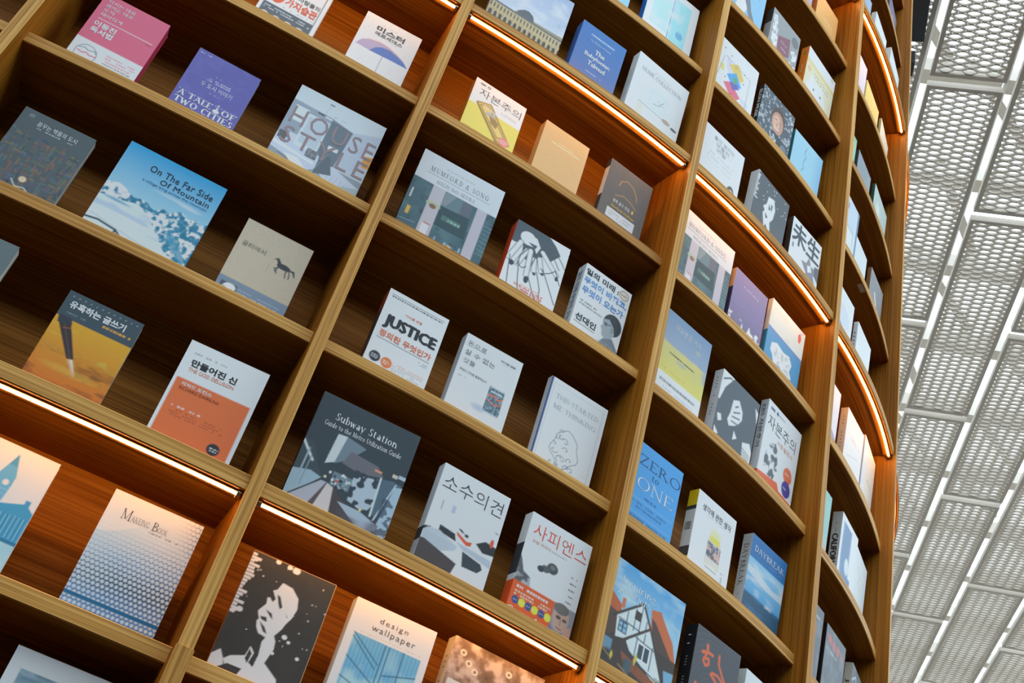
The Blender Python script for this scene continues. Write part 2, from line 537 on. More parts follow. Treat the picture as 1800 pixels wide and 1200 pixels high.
# a small serif alphabet drawn as strokes: V stem, H hair line, D slanted stroke, O bowl, S foot serif, P arm tip
SERIF = {
 'A': 'D .05 0 .42 1 t;D .42 1 .8 0 T;H .2 .62 .35;S .05 0;S .8 0', 'B': 'V .15 0 1 bt;O .2 .76 .35 .24 -90 90;O .2 .27 .42 .27 -90 90;H .15 .25 .98;H .15 .25 .52;H .15 .25 .02',
 'C': 'O .45 .5 .42 .5 45 315;P .77 .75 .95', 'D': 'V .15 0 1 bt;O .2 .5 .6 .5 -90 90;H .15 .25 .98;H .15 .25 .02',
 'E': 'V .15 0 1 bt;H .15 .62 .98;H .15 .5 .52;H .15 .65 .02;P .62 .82 1;P .65 0 .2', 'F': 'V .15 0 1 bt;H .15 .62 .98;H .15 .5 .5;P .62 .82 1',
 'G': 'O .45 .5 .42 .5 45 320;P .77 .75 .95;V .75 .02 .42 t', 'H': 'V .15 0 1 bt;V .78 0 1 bt;H .15 .78 .52', 'I': 'V .15 0 1 bt',
 'K': 'V .15 0 1 bt;D .2 .45 .68 1 t;D .36 .6 .76 0 T;S .68 1;S .76 0', 'L': 'V .15 0 1 bt;H .15 .6 .02;P .6 0 .22',
 'M': 'v .12 0 1 bt;D .12 1 .5 .06 T;D .5 .06 .9 1 t;V .9 0 1 bt', 'N': 'v .12 0 1 b;D .08 1 .76 0 T;v .76 0 1 t;S .08 1', 'O': 'O .46 .5 .44 .5 0 360',
 'R': 'V .15 0 1 bt;O .2 .74 .36 .26 -90 90;H .15 .25 .98;H .15 .25 .49;D .38 .49 .76 0 T;S .76 0', 'S': 'O .34 .75 .23 .25 50 270;O .34 .26 .26 .26 -130 90;P .52 .75 .96;P .1 .05 .26',
 'T': 'V .4 0 1 b;H .03 .77 .98;P .03 .78 1;P .77 .78 1', 'U': 'V .15 .33 1 t;v .72 .33 1 t;O .435 .33 .285 .33 180 360', 'Y': 'D .05 1 .4 .45 T;D .75 1 .4 .45 t;V .4 0 .46 b;S .05 1;S .75 1',
 'Z': 'H .08 .7 .98;H .08 .72 .02;D .66 1 .1 0 T;P .09 .78 1;P .71 0 .22', 'W': 'D .03 1 .27 0 T;D .27 0 .5 .9 t;D .5 .9 .73 0 T;D .73 0 .97 1 t;S .03 1;S .97 1',
 '&': 'O .4 .77 .19 .21 0 360;O .36 .27 .3 .27 70 330;D .28 .68 .82 0 T', 'a': 'O .28 .2 .2 .2 0 360;V .52 0 .5 b;O .33 .46 .2 .2 0 150', 'b': 'V .12 0 1 t;O .36 .33 .28 .33 0 360',
 'd': 'O .34 .33 .28 .33 0 360;V .62 0 1 bt', 'e': 'O .35 .33 .3 .33 15 325;H .07 .63 .36', 'g': 'O .32 .44 .24 .22 0 360;O .33 -.1 .28 .16 0 360;H .5 .64 .64', 'h': 'V .12 0 1 bt;O .36 .4 .22 .26 0 180;V .58 0 .4 b',
 'i': 'V .15 0 .66 bt;O .15 .86 .05 .05 0 360', 'l': 'V .15 0 1 bt', 'n': 'V .12 0 .66 bt;O .36 .4 .22 .26 0 180;V .58 0 .4 b', 'o': 'O .33 .33 .31 .33 0 360', 'p': 'V .12 -.3 .66 bt;O .37 .33 .28 .33 0 360',
 'r': 'V .12 0 .66 bt;O .36 .42 .2 .22 50 160', 's': 'O .27 .49 .19 .17 50 270;O .27 .18 .22 .18 -130 90', 't': 'V .2 .1 .85;H .03 .42 .64;O .35 .14 .15 .14 180 300', 'u': 'V .12 .25 .66 t;V .58 0 .66 bt;O .35 .25 .23 .25 180 360',
 'w': 'D .03 .66 .22 0 T;D .22 0 .4 .6 t;D .4 .6 .58 0 T;D .58 0 .77 .66 t', 'y': 'D .05 .66 .31 0 T;D .58 .66 .2 -.3 t;S .05 .66;S .58 .66', 'z': 'H .05 .5 .64;H .05 .52 .02;D .48 .66 .06 0 T', '.': 'O .1 .05 .05 .05 0 360',
}


def serif_glyphs(s, wt, spacing):
    T, t, sl = .125 * wt, .05 * max(wt, .8), .085
    v, fs = [], []
    x0 = 0.0

    def quad(p):
        b = len(v)
        v.extend((x0 + x, y) for x, y in p)
        fs.append((b, b + 1, b + 2, b + 3))
    for ch in s:
        if ch == ' ':
            x0 += .45 * spacing
            continue
        adv = 0
        for tok in SERIF[ch].split(';'):
            q = tok.split()
            k = q[0]
            a = [float(z) for z in q[1:] if z not in ('t', 'T', 'b', 'bt')]
            fl = q[-1] if q[-1] in ('t', 'T', 'b', 'bt') else ''
            if k in 'Vv':
                w = T if k == 'V' else t
                quad([(a[0] - w / 2, a[1]), (a[0] + w / 2, a[1]), (a[0] + w / 2, a[2]), (a[0] - w / 2, a[2])])
                for y, f, d in ((a[1], 'b', 1), (a[2], 't', -1)):
                    if f in fl:
                        quad([(a[0] - w / 2 - sl, y), (a[0] + w / 2 + sl, y), (a[0] + w / 2 + sl, y + d * t), (a[0] - w / 2 - sl, y + d * t)])
                adv = max(adv, a[0] + w / 2 + sl * .6)
            elif k == 'H':
                quad([(a[0], a[2] - t / 2), (a[1], a[2] - t / 2), (a[1], a[2] + t / 2), (a[0], a[2] + t / 2)]); adv = max(adv, a[1])
            elif k == 'P':
                quad([(a[0] - t / 2, a[1]), (a[0] + t / 2, a[1]), (a[0] + t / 2, a[2]), (a[0] - t / 2, a[2])]); adv = max(adv, a[0])
            elif k == 'S':
                d = t if a[1] < .3 else -t
                quad([(a[0] - sl * 1.4, a[1]), (a[0] + sl * 1.4, a[1]), (a[0] + sl * 1.4, a[1] + d), (a[0] - sl * 1.4, a[1] + d)]); adv = max(adv, a[0] + sl)
            elif k == 'D':
                w = (T if fl == 'T' else t) * .55
                quad([(a[0] - w, a[1]), (a[0] + w, a[1]), (a[2] + w, a[3]), (a[2] - w, a[3])]); adv = max(adv, a[0], a[2])
            elif k == 'O':
                n = 20
                an = np.radians(np.linspace(a[4], a[5], n + 1))
                for i in range(n):
                    P = []
                    for z in (an[i], an[i + 1]):
                        th = t + (T - t) * abs(math.cos(z)) ** 1.5
                        P.append(((a[0] + a[2] * math.cos(z), a[1] + a[3] * math.sin(z)), (a[0] + max(0, a[2] - th) * math.cos(z), a[1] + max(0, a[3] - min(th, t * 1.3)) * math.sin(z))))
                    quad([P[0][0], P[1][0], P[1][1], P[0][1]])
                if -60 < a[5] and (a[4] <= 0 or a[5] >= 360):
                    adv = max(adv, a[0] + a[2])
                else:
                    adv = max(adv, a[0] + a[2] * .75)
        x0 += (adv + .13) * spacing
    return np.array(v, 'f'), fs


def glyphs(s, bold=0.0, spacing=1.0):
    key = (s, bold, spacing)
    if isinstance(bold, tuple) and key not in _cache:
        _cache[key] = serif_glyphs(s, bold[1], spacing)
    if key not in _cache and s.isascii() and not isinstance(bold, tuple) and bold > 0:
        v, fs = glyphs(s, 0.0, spacing)
        vs, ff = [], []
        for dx, dy in ((-1, 0), (1, 0), (0, .7), (0, -.7), (0, 0)):
            ff += [tuple(i + len(vs) * len(v) for i in f) for f in fs]
            q = np.zeros((len(v), 3), 'f'); q[:, :2] = v + np.array([dx * bold * 1.2, dy * bold * .8], 'f'); q[:, 2] = len(vs)
            vs.append(q)
        _cache[key] = (np.concatenate(vs), ff)
    if key not in _cache:
        _tc.body = s
        _tc.offset = bold
        _tc.space_character = spacing
        dg = _ts.view_layers[0].depsgraph
        _ts.view_layers[0].update()
        dg = _ts.view_layers[0].depsgraph
        me = bpy.data.meshes.new_from_object(_to.evaluated_get(dg))
        n = len(me.vertices)
        v = np.empty(n * 3, 'f'); me.vertices.foreach_get('co', v); v = v.reshape(-1, 3)[:, :2]
        fs = [tuple(p.vertices) for p in me.polygons]
        bpy.data.meshes.remove(me)
        _cache[key] = (v.copy(), fs)
    return _cache[key]


class Cover:
    """a printed front: a fine mesh of colours plus lettering, in u (left-right) v (top-down)"""

    SS = 3                      # samples per cell side

    def __init__(self, w, h, cell, seed=1):
        self.w, self.h = w, h
        self.nx = max(6, int(round(w / cell))); self.ny = max(8, int(round(h / cell)))
        self.NX, self.NY = (self.nx + 1) * self.SS, (self.ny + 1) * self.SS
        u = (np.arange(self.NX) + .5) / self.NX; v = (np.arange(self.NY) + .5) / self.NY
        self.U, self.V = np.meshgrid(u.astype('f'), v.astype('f'))
        self.c = np.ones((self.NY, self.NX, 3), 'f')
        self.tx = []            # lettering (front)
        self.sx = []            # lettering (spine)

    def vertex_colours(s):
        return s.c.reshape(s.ny + 1, s.SS, s.nx + 1, s.SS, 3).mean((1, 3))

    def win(s, u0, v0, u1, v1):
        return (slice(max(0, int(v0 * s.NY) - 1), min(s.NY, int(v1 * s.NY) + 2)),
                slice(max(0, int(u0 * s.NX) - 1), min(s.NX, int(u1 * s.NX) + 2)))

    def fill(s, col):
        s.c[:] = C_(col)

    def mix(s, m, col, w=None):
        m = np.clip(m, 0, 1)[..., None]
        if w is None:
            s.c = s.c * (1 - m) + C_(col).astype('f') * m
        else:
            s.c[w] = s.c[w] * (1 - m) + C_(col).astype('f') * m

    def rect(s, u0, v0, u1, v1, col, a=1):
        w = s.win(u0, v0, u1, v1)
        U, V = s.U[w], s.V[w]
        s.mix(((U >= u0) & (U <= u1) & (V >= v0) & (V <= v1)) * a, col, w)

    def inside(s, pts, w=None):
        x, y = (s.U, s.V) if w is None else (s.U[w], s.V[w])
        r = np.zeros(x.shape, bool)
        n = len(pts)
        for i in range(n):
            x0, y0 = pts[i]; x1, y1 = pts[(i + 1) % n]
            if y0 == y1:
                continue
            c = ((y0 > y) != (y1 > y)) & (x < (x1 - x0) * (y - y0) / (y1 - y0) + x0)
            r ^= c
        return r

    def poly(s, pts, col, a=1):
        xs = [p[0] for p in pts]; ys = [p[1] for p in pts]
        w = s.win(min(xs), min(ys), max(xs), max(ys))
        s.mix(s.inside(pts, w) * a, col, w)

    def ell(s, cu, cv, ru, rv, col, a=1, soft=0):
        w = s.win(cu - ru, cv - rv, cu + ru, cv + rv)
        d = ((s.U[w] - cu) / ru) ** 2 + ((s.V[w] - cv) / rv) ** 2
        s.mix((np.clip((1 - d) / soft, 0, 1) if soft else (d <= 1)) * a, col, w)

    def grad(s, v0, v1, c0, c1, m=None):
        t = np.clip((s.V - v0) / (v1 - v0), 0, 1)[..., None]
        g = C_(c0) * (1 - t) + C_(c1) * t
        k = ((s.V >= v0) & (s.V <= v1)) if m is None else m
        s.c = np.where(k[..., None], g, s.c).astype('f')

    def line(s, pts, w, col, a=1):
        k = s.h / s.w
        xs = [p[0] for p in pts]; ys = [p[1] for p in pts]
        W = s.win(min(xs) - w, min(ys) - w, max(xs) + w, max(ys) + w)
        U, V = s.U[W], s.V[W]
        best = np.full(U.shape, 9., 'f')
        for (x0, y0), (x1, y1) in zip(pts[:-1], pts[1:]):
            dx, dy = x1 - x0, (y1 - y0) * k
            t = np.clip(((U - x0) * dx + (V - y0) * k * dy) / (dx * dx + dy * dy + 1e-9), 0, 1)
            best = np.minimum(best, np.hypot(U - x0 - t * dx, (V - y0) * k - t * dy))
        s.mix(np.clip((w * .8 - best) / (w * .3), 0, 1) * a, col, W)

    def noise(s, nu, nv, seed=0, octaves=2):
        r = np.random.RandomState(seed)
        out = 0; amp = 1; tot = 0
        for o in range(octaves):
            g = r.rand(int(nv) + 2, int(nu) + 2)
            x = s.U * nu; y = s.V * nv
            xi = np.clip(x.astype(int), 0, int(nu)); yi = np.clip(y.astype(int), 0, int(nv))
            fx = x - xi; fy = y - yi
            fx = fx * fx * (3 - 2 * fx); fy = fy * fy * (3 - 2 * fy)
            out = out + amp * ((g[yi, xi] * (1 - fx) + g[yi, xi + 1] * fx) * (1 - fy) + (g[yi + 1, xi] * (1 - fx) + g[yi + 1, xi + 1] * fx) * fy)
            tot += amp; amp *= .5; nu *= 2; nv *= 2
        return out / tot

    def dash(s, u0, u1, v, hgt, col, a=.8, seed=0, fillr=.8):
        """a row of specks, for print too small to read"""
        r = np.random.RandomState(seed + int(v * 997))
        u = u0
        while u < u1:
            l = .012 + .03 * r.rand()
            if r.rand() < fillr:
                s.rect(u, v, min(u + l, u1), v + hgt, col, a)
            u += l + .012
        return s

    def text(s, t, u0, v0, u1, v1, col, bold=0., sp=1., rot=0):
        s.tx.append((t, u0, v0, u1, v1, col, bold, sp, rot))

    def spine(s, t, v0, v1, d0, d1, col, bold=0., sp=1., up=False):
        """lettering that runs down the spine; d across it 0..1 (from the back to the front cover)"""
        s.sx.append((t, v0, v1, d0, d1, col, bold, sp, up))


def lettering(name, items, place, parent):
    for (t, a0, b0, a1, b1, col, bold, sp, mode) in items:      # one object per printed line
        mb_v, mb_f, mb_c = [], [], []
        v, fs = glyphs(t, bold, sp)
        if len(v) == 0:
            continue
        lay = v[:, 2] if v.shape[1] == 3 else np.zeros(len(v))
        v = v[:, :2]
        lo, hi = v.min(0), v.max(0)
        q = (v - lo) / np.maximum(hi - lo, 1e-6)
        base = len(mb_v)
        mb_v += [place(x, y, a0, b0, a1, b1, mode, k * 4e-5) for (x, y), k in zip(q, lay)]
        mb_f += [tuple(i + base for i in f) for f in fs]
        mb_c += [tuple(C_(col))] * len(q)
        me = bpy.data.meshes.new(name)
        me.from_pydata(mb_v, [], mb_f)
        ca = me.color_attributes.new('Col', 'FLOAT_COLOR', 'POINT')
        a = np.ones((len(mb_v), 4), 'f'); a[:, :3] = mb_c
        ca.data.foreach_set('color', a.ravel())
        me.materials.append(M_PRINT)
        me.update()
        link(name, me, parent)


def build_book(pose, art, label, spine_col='#dddddd', back_col=None, spine_bands=(), cell=.0016, hard=False, seed=1, cat='book', group=None, page_col=None):
    x, y, z, rz, lean, w, h, t = pose
    w *= S; h *= S; t *= S
    o = empty('book', W3(x, y, z))
    o.rotation_euler = (-lean, 0, rz)
    tag(o, label, cat, group)
    th = .0026 if hard else .0010
    ins = .004 if hard else .0008
    # page block
    mb = MB()
    x0, x1, y0, y1, z0, z1 = -w / 2 + th, w / 2 - ins, th, t - th, ins, h - ins
    V = [(a, b, c) for a in (x0, x1) for b in (y0, y1) for c in (z0, z1)]
    for f in ((0, 1, 3, 2), (4, 6, 7, 5), (0, 4, 5, 1), (2, 3, 7, 6), (0, 2, 6, 4), (1, 5, 7, 3)):
        mb.face([V[i] for i in f], col=tuple(C_(page_col)) if page_col else None)
    link('pages', mb.mesh('pages', [M_PRINT if page_col else M_PAGES]), o)
    # cover: front board, spine, back board as one folded sheet
    sc = tuple(C_(spine_col)); bc = tuple(C_(back_col or spine_col))
    c = .0016
    prof = [(w / 2, 0), (-w / 2 + c, 0), (-w / 2 + c * .3, c * .3), (-w / 2, c), (-w / 2, t - c), (-w / 2 + c, t), (w / 2, t),
            (w / 2, t - th), (-w / 2 + th, t - th), (-w / 2 + th, th), (w / 2, th)]
    cols = [bc, sc, sc, sc, sc, bc, bc, bc, bc, bc, bc]
    mb = MB()
    zs = [0.0]
    for (v0, v1, cc) in sorted(spine_bands, key=lambda q: -q[1]):
        zs += [h * (1 - v1), h * (1 - v0)]
    zs = sorted(set([0.0, h] + zs))
    for i in range(len(prof)):
        p, q = prof[i], prof[(i + 1) % len(prof)]
        segs = list(zip(zs[:-1], zs[1:])) if i in (1, 2, 3, 4) else [(0, h)]
        for (a, b) in segs:
            cc = cols[i]
            if i in (1, 2, 3, 4):
                vm = 1 - (a + b) / 2 / h
                for (v0, v1, bcc) in spine_bands:
                    if v0 <= vm <= v1:
                        cc = tuple(C_(bcc))
            mb.face([(p[0], p[1], b), (q[0], q[1], b), (q[0], q[1], a), (p[0], p[1], a)], col=cc)
    # top and bottom rims (front board, spine, back board)
    for zz, fl in ((0, 0), (h, 1)):
        for idx in ((0, 1, 9, 10), (1, 2, 3, 4, 5, 8, 9), (5, 6, 7, 8)):
            pts = [(prof[i][0], prof[i][1], zz) for i in idx]
            mb.face(pts[::-1] if fl else pts, col=bc)
    cov = link('cover', mb.mesh('cover', [M_PRINT]), o)
    cv = Cover(w, h, cell, seed)
    art(cv)
    # the printed front
    nx, ny = cv.nx, cv.ny
    gu, gv = np.meshgrid(np.arange(nx + 1) / nx, np.arange(ny + 1) / ny)
    X = (gu - .5) * w; Z = (1 - gv) * h
    co = np.stack([X, np.full_like(X, -.0003), Z], -1).reshape(-1, 3)
    idx = np.arange((ny + 1) * (nx + 1)).reshape(ny + 1, nx + 1)
    fs = np.stack([idx[1:, :-1], idx[1:, 1:], idx[:-1, 1:], idx[:-1, :-1]], -1).reshape(-1, 4)
    me = bpy.data.meshes.new('cover_picture')
    me.vertices.add(len(co)); me.vertices.foreach_set('co', co.astype('f').ravel())
    me.loops.add(fs.size); me.loops.foreach_set('vertex_index', fs.astype('i').ravel())
    me.polygons.add(len(fs)); me.polygons.foreach_set('loop_start', np.arange(0, fs.size, 4, dtype='i'))
    me.update(calc_edges=True)
    ca = me.color_attributes.new('Col', 'FLOAT_COLOR', 'POINT')
    a = np.ones((len(co), 4), 'f'); a[:, :3] = cv.vertex_colours().reshape(-1, 3)
    ca.data.foreach_set('color', a.ravel())
    me.materials.append(M_PRINT)
    link('cover_picture', me, cov)

    def front(px, py, u0, v0, u1, v1, rot, lift=0.0):
        if rot == 90:      # runs downwards
            u, v = u0 + py * (u1 - u0), v0 + px * (v1 - v0)
        else:
            u, v = u0 + px * (u1 - u0) - rot * (py - .5) * 0, v1 + py * (v0 - v1)
            if rot:
                v += rot * (px - .5)
        return ((u - .5) * w, -.0007 - lift, (1 - v) * h)
    if cv.tx:
        lettering('lettering', cv.tx, front, cov)

    def sp(px, py, d0, v0, d1, v1, up, lift=0.0):
        if up == 'flat':
            d, v = d0 + px * (d1 - d0), v1 + py * (v0 - v1)
        else:
            v = v0 + px * (v1 - v0); d = d0 + py * (d1 - d0)
        return (-w / 2 - .0004 - lift, t * (1 - d), (1 - v) * h)
    if cv.sx:
        lettering('spine_lettering', [(q[0], q[3], q[1], q[4], q[2], q[5], q[6], q[7], q[8]) for q in cv.sx], sp, cov)
    return o

POSE = {
    'habit': (-0.6556, 4.8497, 5.2385, 0.0186, 0.0000, 0.3589, 0.5700, 0.0600),
    'umbrella': (-0.0776, 4.8710, 5.2385, 0.0107, -0.0050, 0.3682, 0.5665, 0.0600),
    'pink': (-1.3356, 4.8516, 4.3145, 0.0136, -0.0600, 0.3641, 0.5533, 0.0900),
    'tale': (-0.7785, 4.8479, 4.3145, 0.0364, -0.0600, 0.3618, 0.5011, 0.0500),
    'house': (-0.1290, 4.8683, 4.3145, 0.0161, -0.0200, 0.5302, 0.6442, 0.0500),
    'city': (-1.3156, 4.8512, 3.3993, 0.0056, -0.0400, 0.3631, 0.5256, 0.0600),
    'mountain': (-0.7274, 4.8486, 3.3993, 0.0362, -0.0600, 0.5202, 0.6012, 0.0400),
    'horse': (-0.1234, 4.8686, 3.3993, 0.0452, 0.0150, 0.3682, 0.5317, 0.0600),
    'darkleft': (-1.3212, 4.7813, 2.5085, -0.0234, 0.0000, 0.3800, 0.6149, 0.0600),
    'pen': (-0.6638, 4.7796, 2.5085, 0.0331, -0.0600, 0.3517, 0.5028, 0.0600),
    'god': (-0.0745, 4.8012, 2.5085, 0.0026, -0.0150, 0.3916, 0.5604, 0.0900),
    'bigben': (-0.6925, 4.8491, 1.7047, 0.0541, -0.0100, 0.3620, 0.5630, 0.0500),
    'makeing': (-0.0620, 4.8719, 1.7047, 0.0270, -0.0200, 0.4039, 0.5639, 0.0500),
    'waves': (-0.0662, 4.8717, 0.8547, 0.0558, 0.0000, 0.5000, 0.6615, 0.0500),
    'louvre': (0.6655, 4.8516, 6.1716, 0.0920, -0.0100, 0.5497, 0.7168, 0.0500),
    'talmud': (1.2139, 4.9182, 6.1716, 0.1526, -0.0600, 0.3682, 0.5963, 0.0900),
    'homecol': (1.7244, 5.0093, 6.1716, 0.2370, -0.0600, 0.4757, 0.6738, 0.0771),
    'skyblue': (1.1496, 4.9794, 7.1971, 0.1439, -0.0100, 0.4000, 0.6000, 0.0600),
    'bluewhite': (1.7105, 5.0778, 7.1971, 0.2032, -0.0100, 0.4677, 0.7370, 0.0700),
    'yellow': (0.7018, 4.9252, 5.2385, 0.1214, 0.0300, 0.3753, 0.5588, 0.0700),
    'kraft': (1.1953, 4.9861, 5.2385, 0.1511, -0.0300, 0.3425, 0.5376, 0.0803),
    'sherlock': (1.7032, 5.0763, 5.2385, 0.2096, -0.0500, 0.3558, 0.5818, 0.0515),
    'mumford': (0.6497, 4.9203, 4.3145, 0.0489, -0.0600, 0.5334, 0.6542, 0.0500),
    'none': (1.2427, 4.9934, 4.3145, 0.0953, -0.0250, 0.3710, 0.5743, 0.0900),
    'future': (1.7273, 5.0812, 4.3145, 0.2132, -0.0500, 0.3612, 0.5610, 0.0850),
    'justice': (0.6817, 4.9233, 3.3993, 0.0944, -0.0350, 0.3594, 0.5393, 0.0900),
    'money': (1.1571, 4.9805, 3.3993, 0.1085, -0.0600, 0.3557, 0.5268, 0.0739),
    'started': (1.7240, 5.0805, 3.3993, 0.1825, -0.0450, 0.4011, 0.5834, 0.0467),
    'subway': (0.6453, 4.8497, 2.5085, 0.0403, -0.0600, 0.5182, 0.6161, 0.0500),
    'minor': (1.2608, 4.9253, 2.5085, 0.1526, -0.0600, 0.3929, 0.5691, 0.0691),
    'sapiens': (1.7855, 5.0221, 2.5085, 0.2125, -0.0600, 0.3936, 0.5745, 0.0739),
    'bwface': (0.5788, 4.9141, 1.7047, 0.0193, -0.0450, 0.3970, 0.5684, 0.0500),
    'wallpaper': (1.0933, 4.9714, 1.7047, 0.0681, -0.0600, 0.4094, 0.5746, 0.0700),
    'brown': (1.6490, 5.0653, 1.7047, 0.1493, -0.0600, 0.5092, 0.6192, 0.0771),
    'tan': (3.3739, 5.6685, 9.2908, 0.4713, -0.0350, 0.3740, 0.5911, 0.0800),
    'lilac': (2.9524, 5.4709, 9.2908, 0.4055, -0.0350, 0.4000, 0.6000, 0.0600),
    'shark': (2.3890, 5.2570, 8.2322, 0.3202, -0.0350, 0.3696, 0.7500, 0.0600),
    'photo': (2.8451, 5.4259, 8.2322, 0.3896, -0.0450, 0.3975, 0.6298, 0.0755),
    'rabbit': (3.3527, 5.6578, 8.2322, 0.4601, -0.0600, 0.4620, 0.6965, 0.0818),
    'geometric': (2.3452, 5.2426, 7.1971, 0.3138, -0.0350, 0.5600, 0.6827, 0.0500),
    'elon': (2.8779, 5.4394, 7.1971, 0.3701, -0.0600, 0.4191, 0.6338, 0.0499),
    'lightblue': (3.3064, 5.6346, 7.1971, 0.3880, -0.0600, 0.4038, 0.5850, 0.0451),
    'whitetext': (2.3496, 5.1707, 6.1716, 0.3104, -0.0350, 0.4600, 0.5674, 0.0500),
    'bwdark': (2.8976, 5.3718, 6.1716, 0.4207, -0.0600, 0.4177, 0.5818, 0.0739),
    'misaeng': (3.3585, 5.5825, 6.1716, 0.3946, -0.0400, 0.3904, 0.5821, 0.0499),
    'mumford2': (2.4061, 5.2627, 5.2385, 0.3228, -0.0350, 0.5400, 0.6694, 0.0500),
    'purple': (2.8729, 5.4374, 5.2385, 0.3740, -0.0500, 0.3684, 0.5668, 0.0419),
    'island': (3.3014, 5.6321, 5.2385, 0.4403, -0.0550, 0.4475, 0.6313, 0.0403),
    'sunsetblue': (2.3932, 5.2584, 4.3145, 0.3209, -0.0350, 0.4200, 0.6813, 0.0500),
    'bwhand': (2.9068, 5.4516, 4.3145, 0.4076, -0.0600, 0.4166, 0.5812, 0.0723),
    'manual': (3.3744, 5.6687, 4.3145, 0.4601, -0.0600, 0.4379, 0.7020, 0.0643),
    'zero': (2.3513, 5.2446, 3.3993, 0.3146, -0.0350, 0.4000, 0.5560, 0.0700),
    'think': (2.8654, 5.4343, 3.3993, 0.3915, -0.0300, 0.3828, 0.5512, 0.0755),
    'daybreak': (3.3770, 5.6701, 3.3993, 0.4157, -0.0600, 0.3890, 0.5802, 0.0739),
    'interiors': (2.4030, 5.1881, 2.5085, 0.3184, -0.0350, 0.5600, 0.6265, 0.0500),
    'hanred': (2.9775, 5.4055, 2.5085, 0.3735, -0.0350, 0.3957, 0.5858, 0.0898),
    'white4': (3.3911, 5.5990, 2.5085, 0.4698, -0.0350, 0.3600, 0.5555, 0.0600),
    'dpurple': (4.7736, 6.6401, 11.4943, 0.7435, -0.0500, 0.4000, 0.7189, 0.0500),
    'blue4': (3.8709, 5.8675, 10.3473, 0.5544, -0.0500, 0.4000, 0.5009, 0.0600),
    'white4a': (4.3017, 6.1596, 10.3473, 0.6582, -0.0500, 0.3872, 0.5445, 0.0515),
    'white4b': (4.7444, 6.5196, 10.3473, 0.7248, -0.0500, 0.4332, 0.6662, 0.0563),
    'lav3': (3.9477, 5.9989, 9.2908, 0.5769, -0.0500, 0.4400, 0.6876, 0.0500),
    'yel3': (4.3253, 6.2649, 9.2908, 0.6553, -0.0500, 0.4165, 0.5784, 0.0300),
    'cream3': (4.7114, 6.5837, 9.2908, 0.7573, -0.0500, 0.3994, 0.6033, 0.0260),
    'green2': (3.8675, 5.9476, 8.2322, 0.5617, -0.0500, 0.4200, 0.5488, 0.0500),
    'grey2': (4.2525, 6.2103, 8.2322, 0.6427, -0.0500, 0.3722, 0.5136, 0.0500),
    'land2': (4.7073, 6.5801, 8.2322, 0.6823, -0.0500, 0.4538, 0.6469, 0.0339),
    'blue1': (3.9941, 6.0294, 7.1971, 0.5857, -0.0500, 0.4500, 0.7516, 0.0500),
    'pale1': (4.2669, 6.2210, 7.1971, 0.6388, -0.0500, 0.4000, 0.5154, 0.0400),
    'grey1': (4.7269, 6.5976, 7.1971, 0.6539, -0.0500, 0.3767, 0.6329, 0.0387),
    'white0a': (3.9349, 5.9077, 6.1716, 0.5664, -0.0500, 0.4200, 0.5467, 0.0400),
    'white0b': (4.3505, 6.1961, 6.1716, 0.6483, -0.0500, 0.3590, 0.5070, 0.0387),
    'pale01': (3.9162, 5.9785, 5.2385, 0.5709, -0.0500, 0.4200, 0.6167, 0.0500),
    'cream1': (4.4061, 6.3274, 5.2385, 0.6143, -0.0500, 0.3781, 0.6581, 0.0611),
    'lilac1': (4.7688, 6.6357, 5.2385, 0.7368, -0.0500, 0.4208, 0.7352, 0.0500),
    'teal2': (3.9086, 5.9737, 4.3145, 0.5695, -0.0500, 0.4000, 0.5811, 0.0500),
    'calif': (4.4271, 6.3440, 4.3145, 0.6453, -0.0500, 0.3796, 0.6388, 0.0755),
    'sketch2': (4.7122, 6.5844, 4.3145, 0.7303, -0.0500, 0.4000, 0.5932, 0.0400),
    'dark3a': (3.9168, 5.9789, 3.3993, 0.5710, -0.0500, 0.4000, 0.5870, 0.0500),
    'dark3b': (4.3108, 6.2539, 3.3993, 0.6051, -0.0500, 0.3696, 0.5737, 0.0228),
    'jazz3': (4.7833, 6.6490, 3.3993, 0.7456, -0.0500, 0.4000, 0.5987, 0.0595)}

WH, GR, DK = '#e6ebee', '#9aa3a8', '#2b3136'
ART = {}


def art(key, label, **kw):
    def deco(fn):
        ART[key] = (fn, label, kw)
        return fn
    return deco


# ---- bay A-B
@art('habit', 'white book with orange headline over slate panel of round faces, cut by the top edge', spine_col='#dfe3e4')
def _(c):
    c.fill('#e9ecec')
    c.rect(.06, .02, .93, .99, '#4b5a66')
    c.rect(.075, .03, .915, .65, '#e9eceb')
    c.text('성공하는', .12, .30, .5, .37, '#333333', .01)
    c.text('사람들의', .52, .36, .9, .43, '#444444', .01)
    c.ell(.22, .50, .12, .11, '#e9573c'); c.ell(.22, .48, .06, .05, '#e9eceb'); 
    c.text('가지', .36, .45, .62, .58, '#e9573c', .03)
    c.text('습관', .64, .45, .91, .58, '#e9573c', .03)
    c.dash(.3, .9, .615, .012, '#777777')
    c.dash(.1, .85, .685, .016, '#c8ccd0'); c.dash(.1, .9, .72, .016, '#c8ccd0', seed=4)
    for i, u in enumerate((.16, .36, .56, .76)):
        c.ell(u, .86, .09, .075, '#d8c4be'); c.ell(u, .97, .09, .06, '#d8c4be')


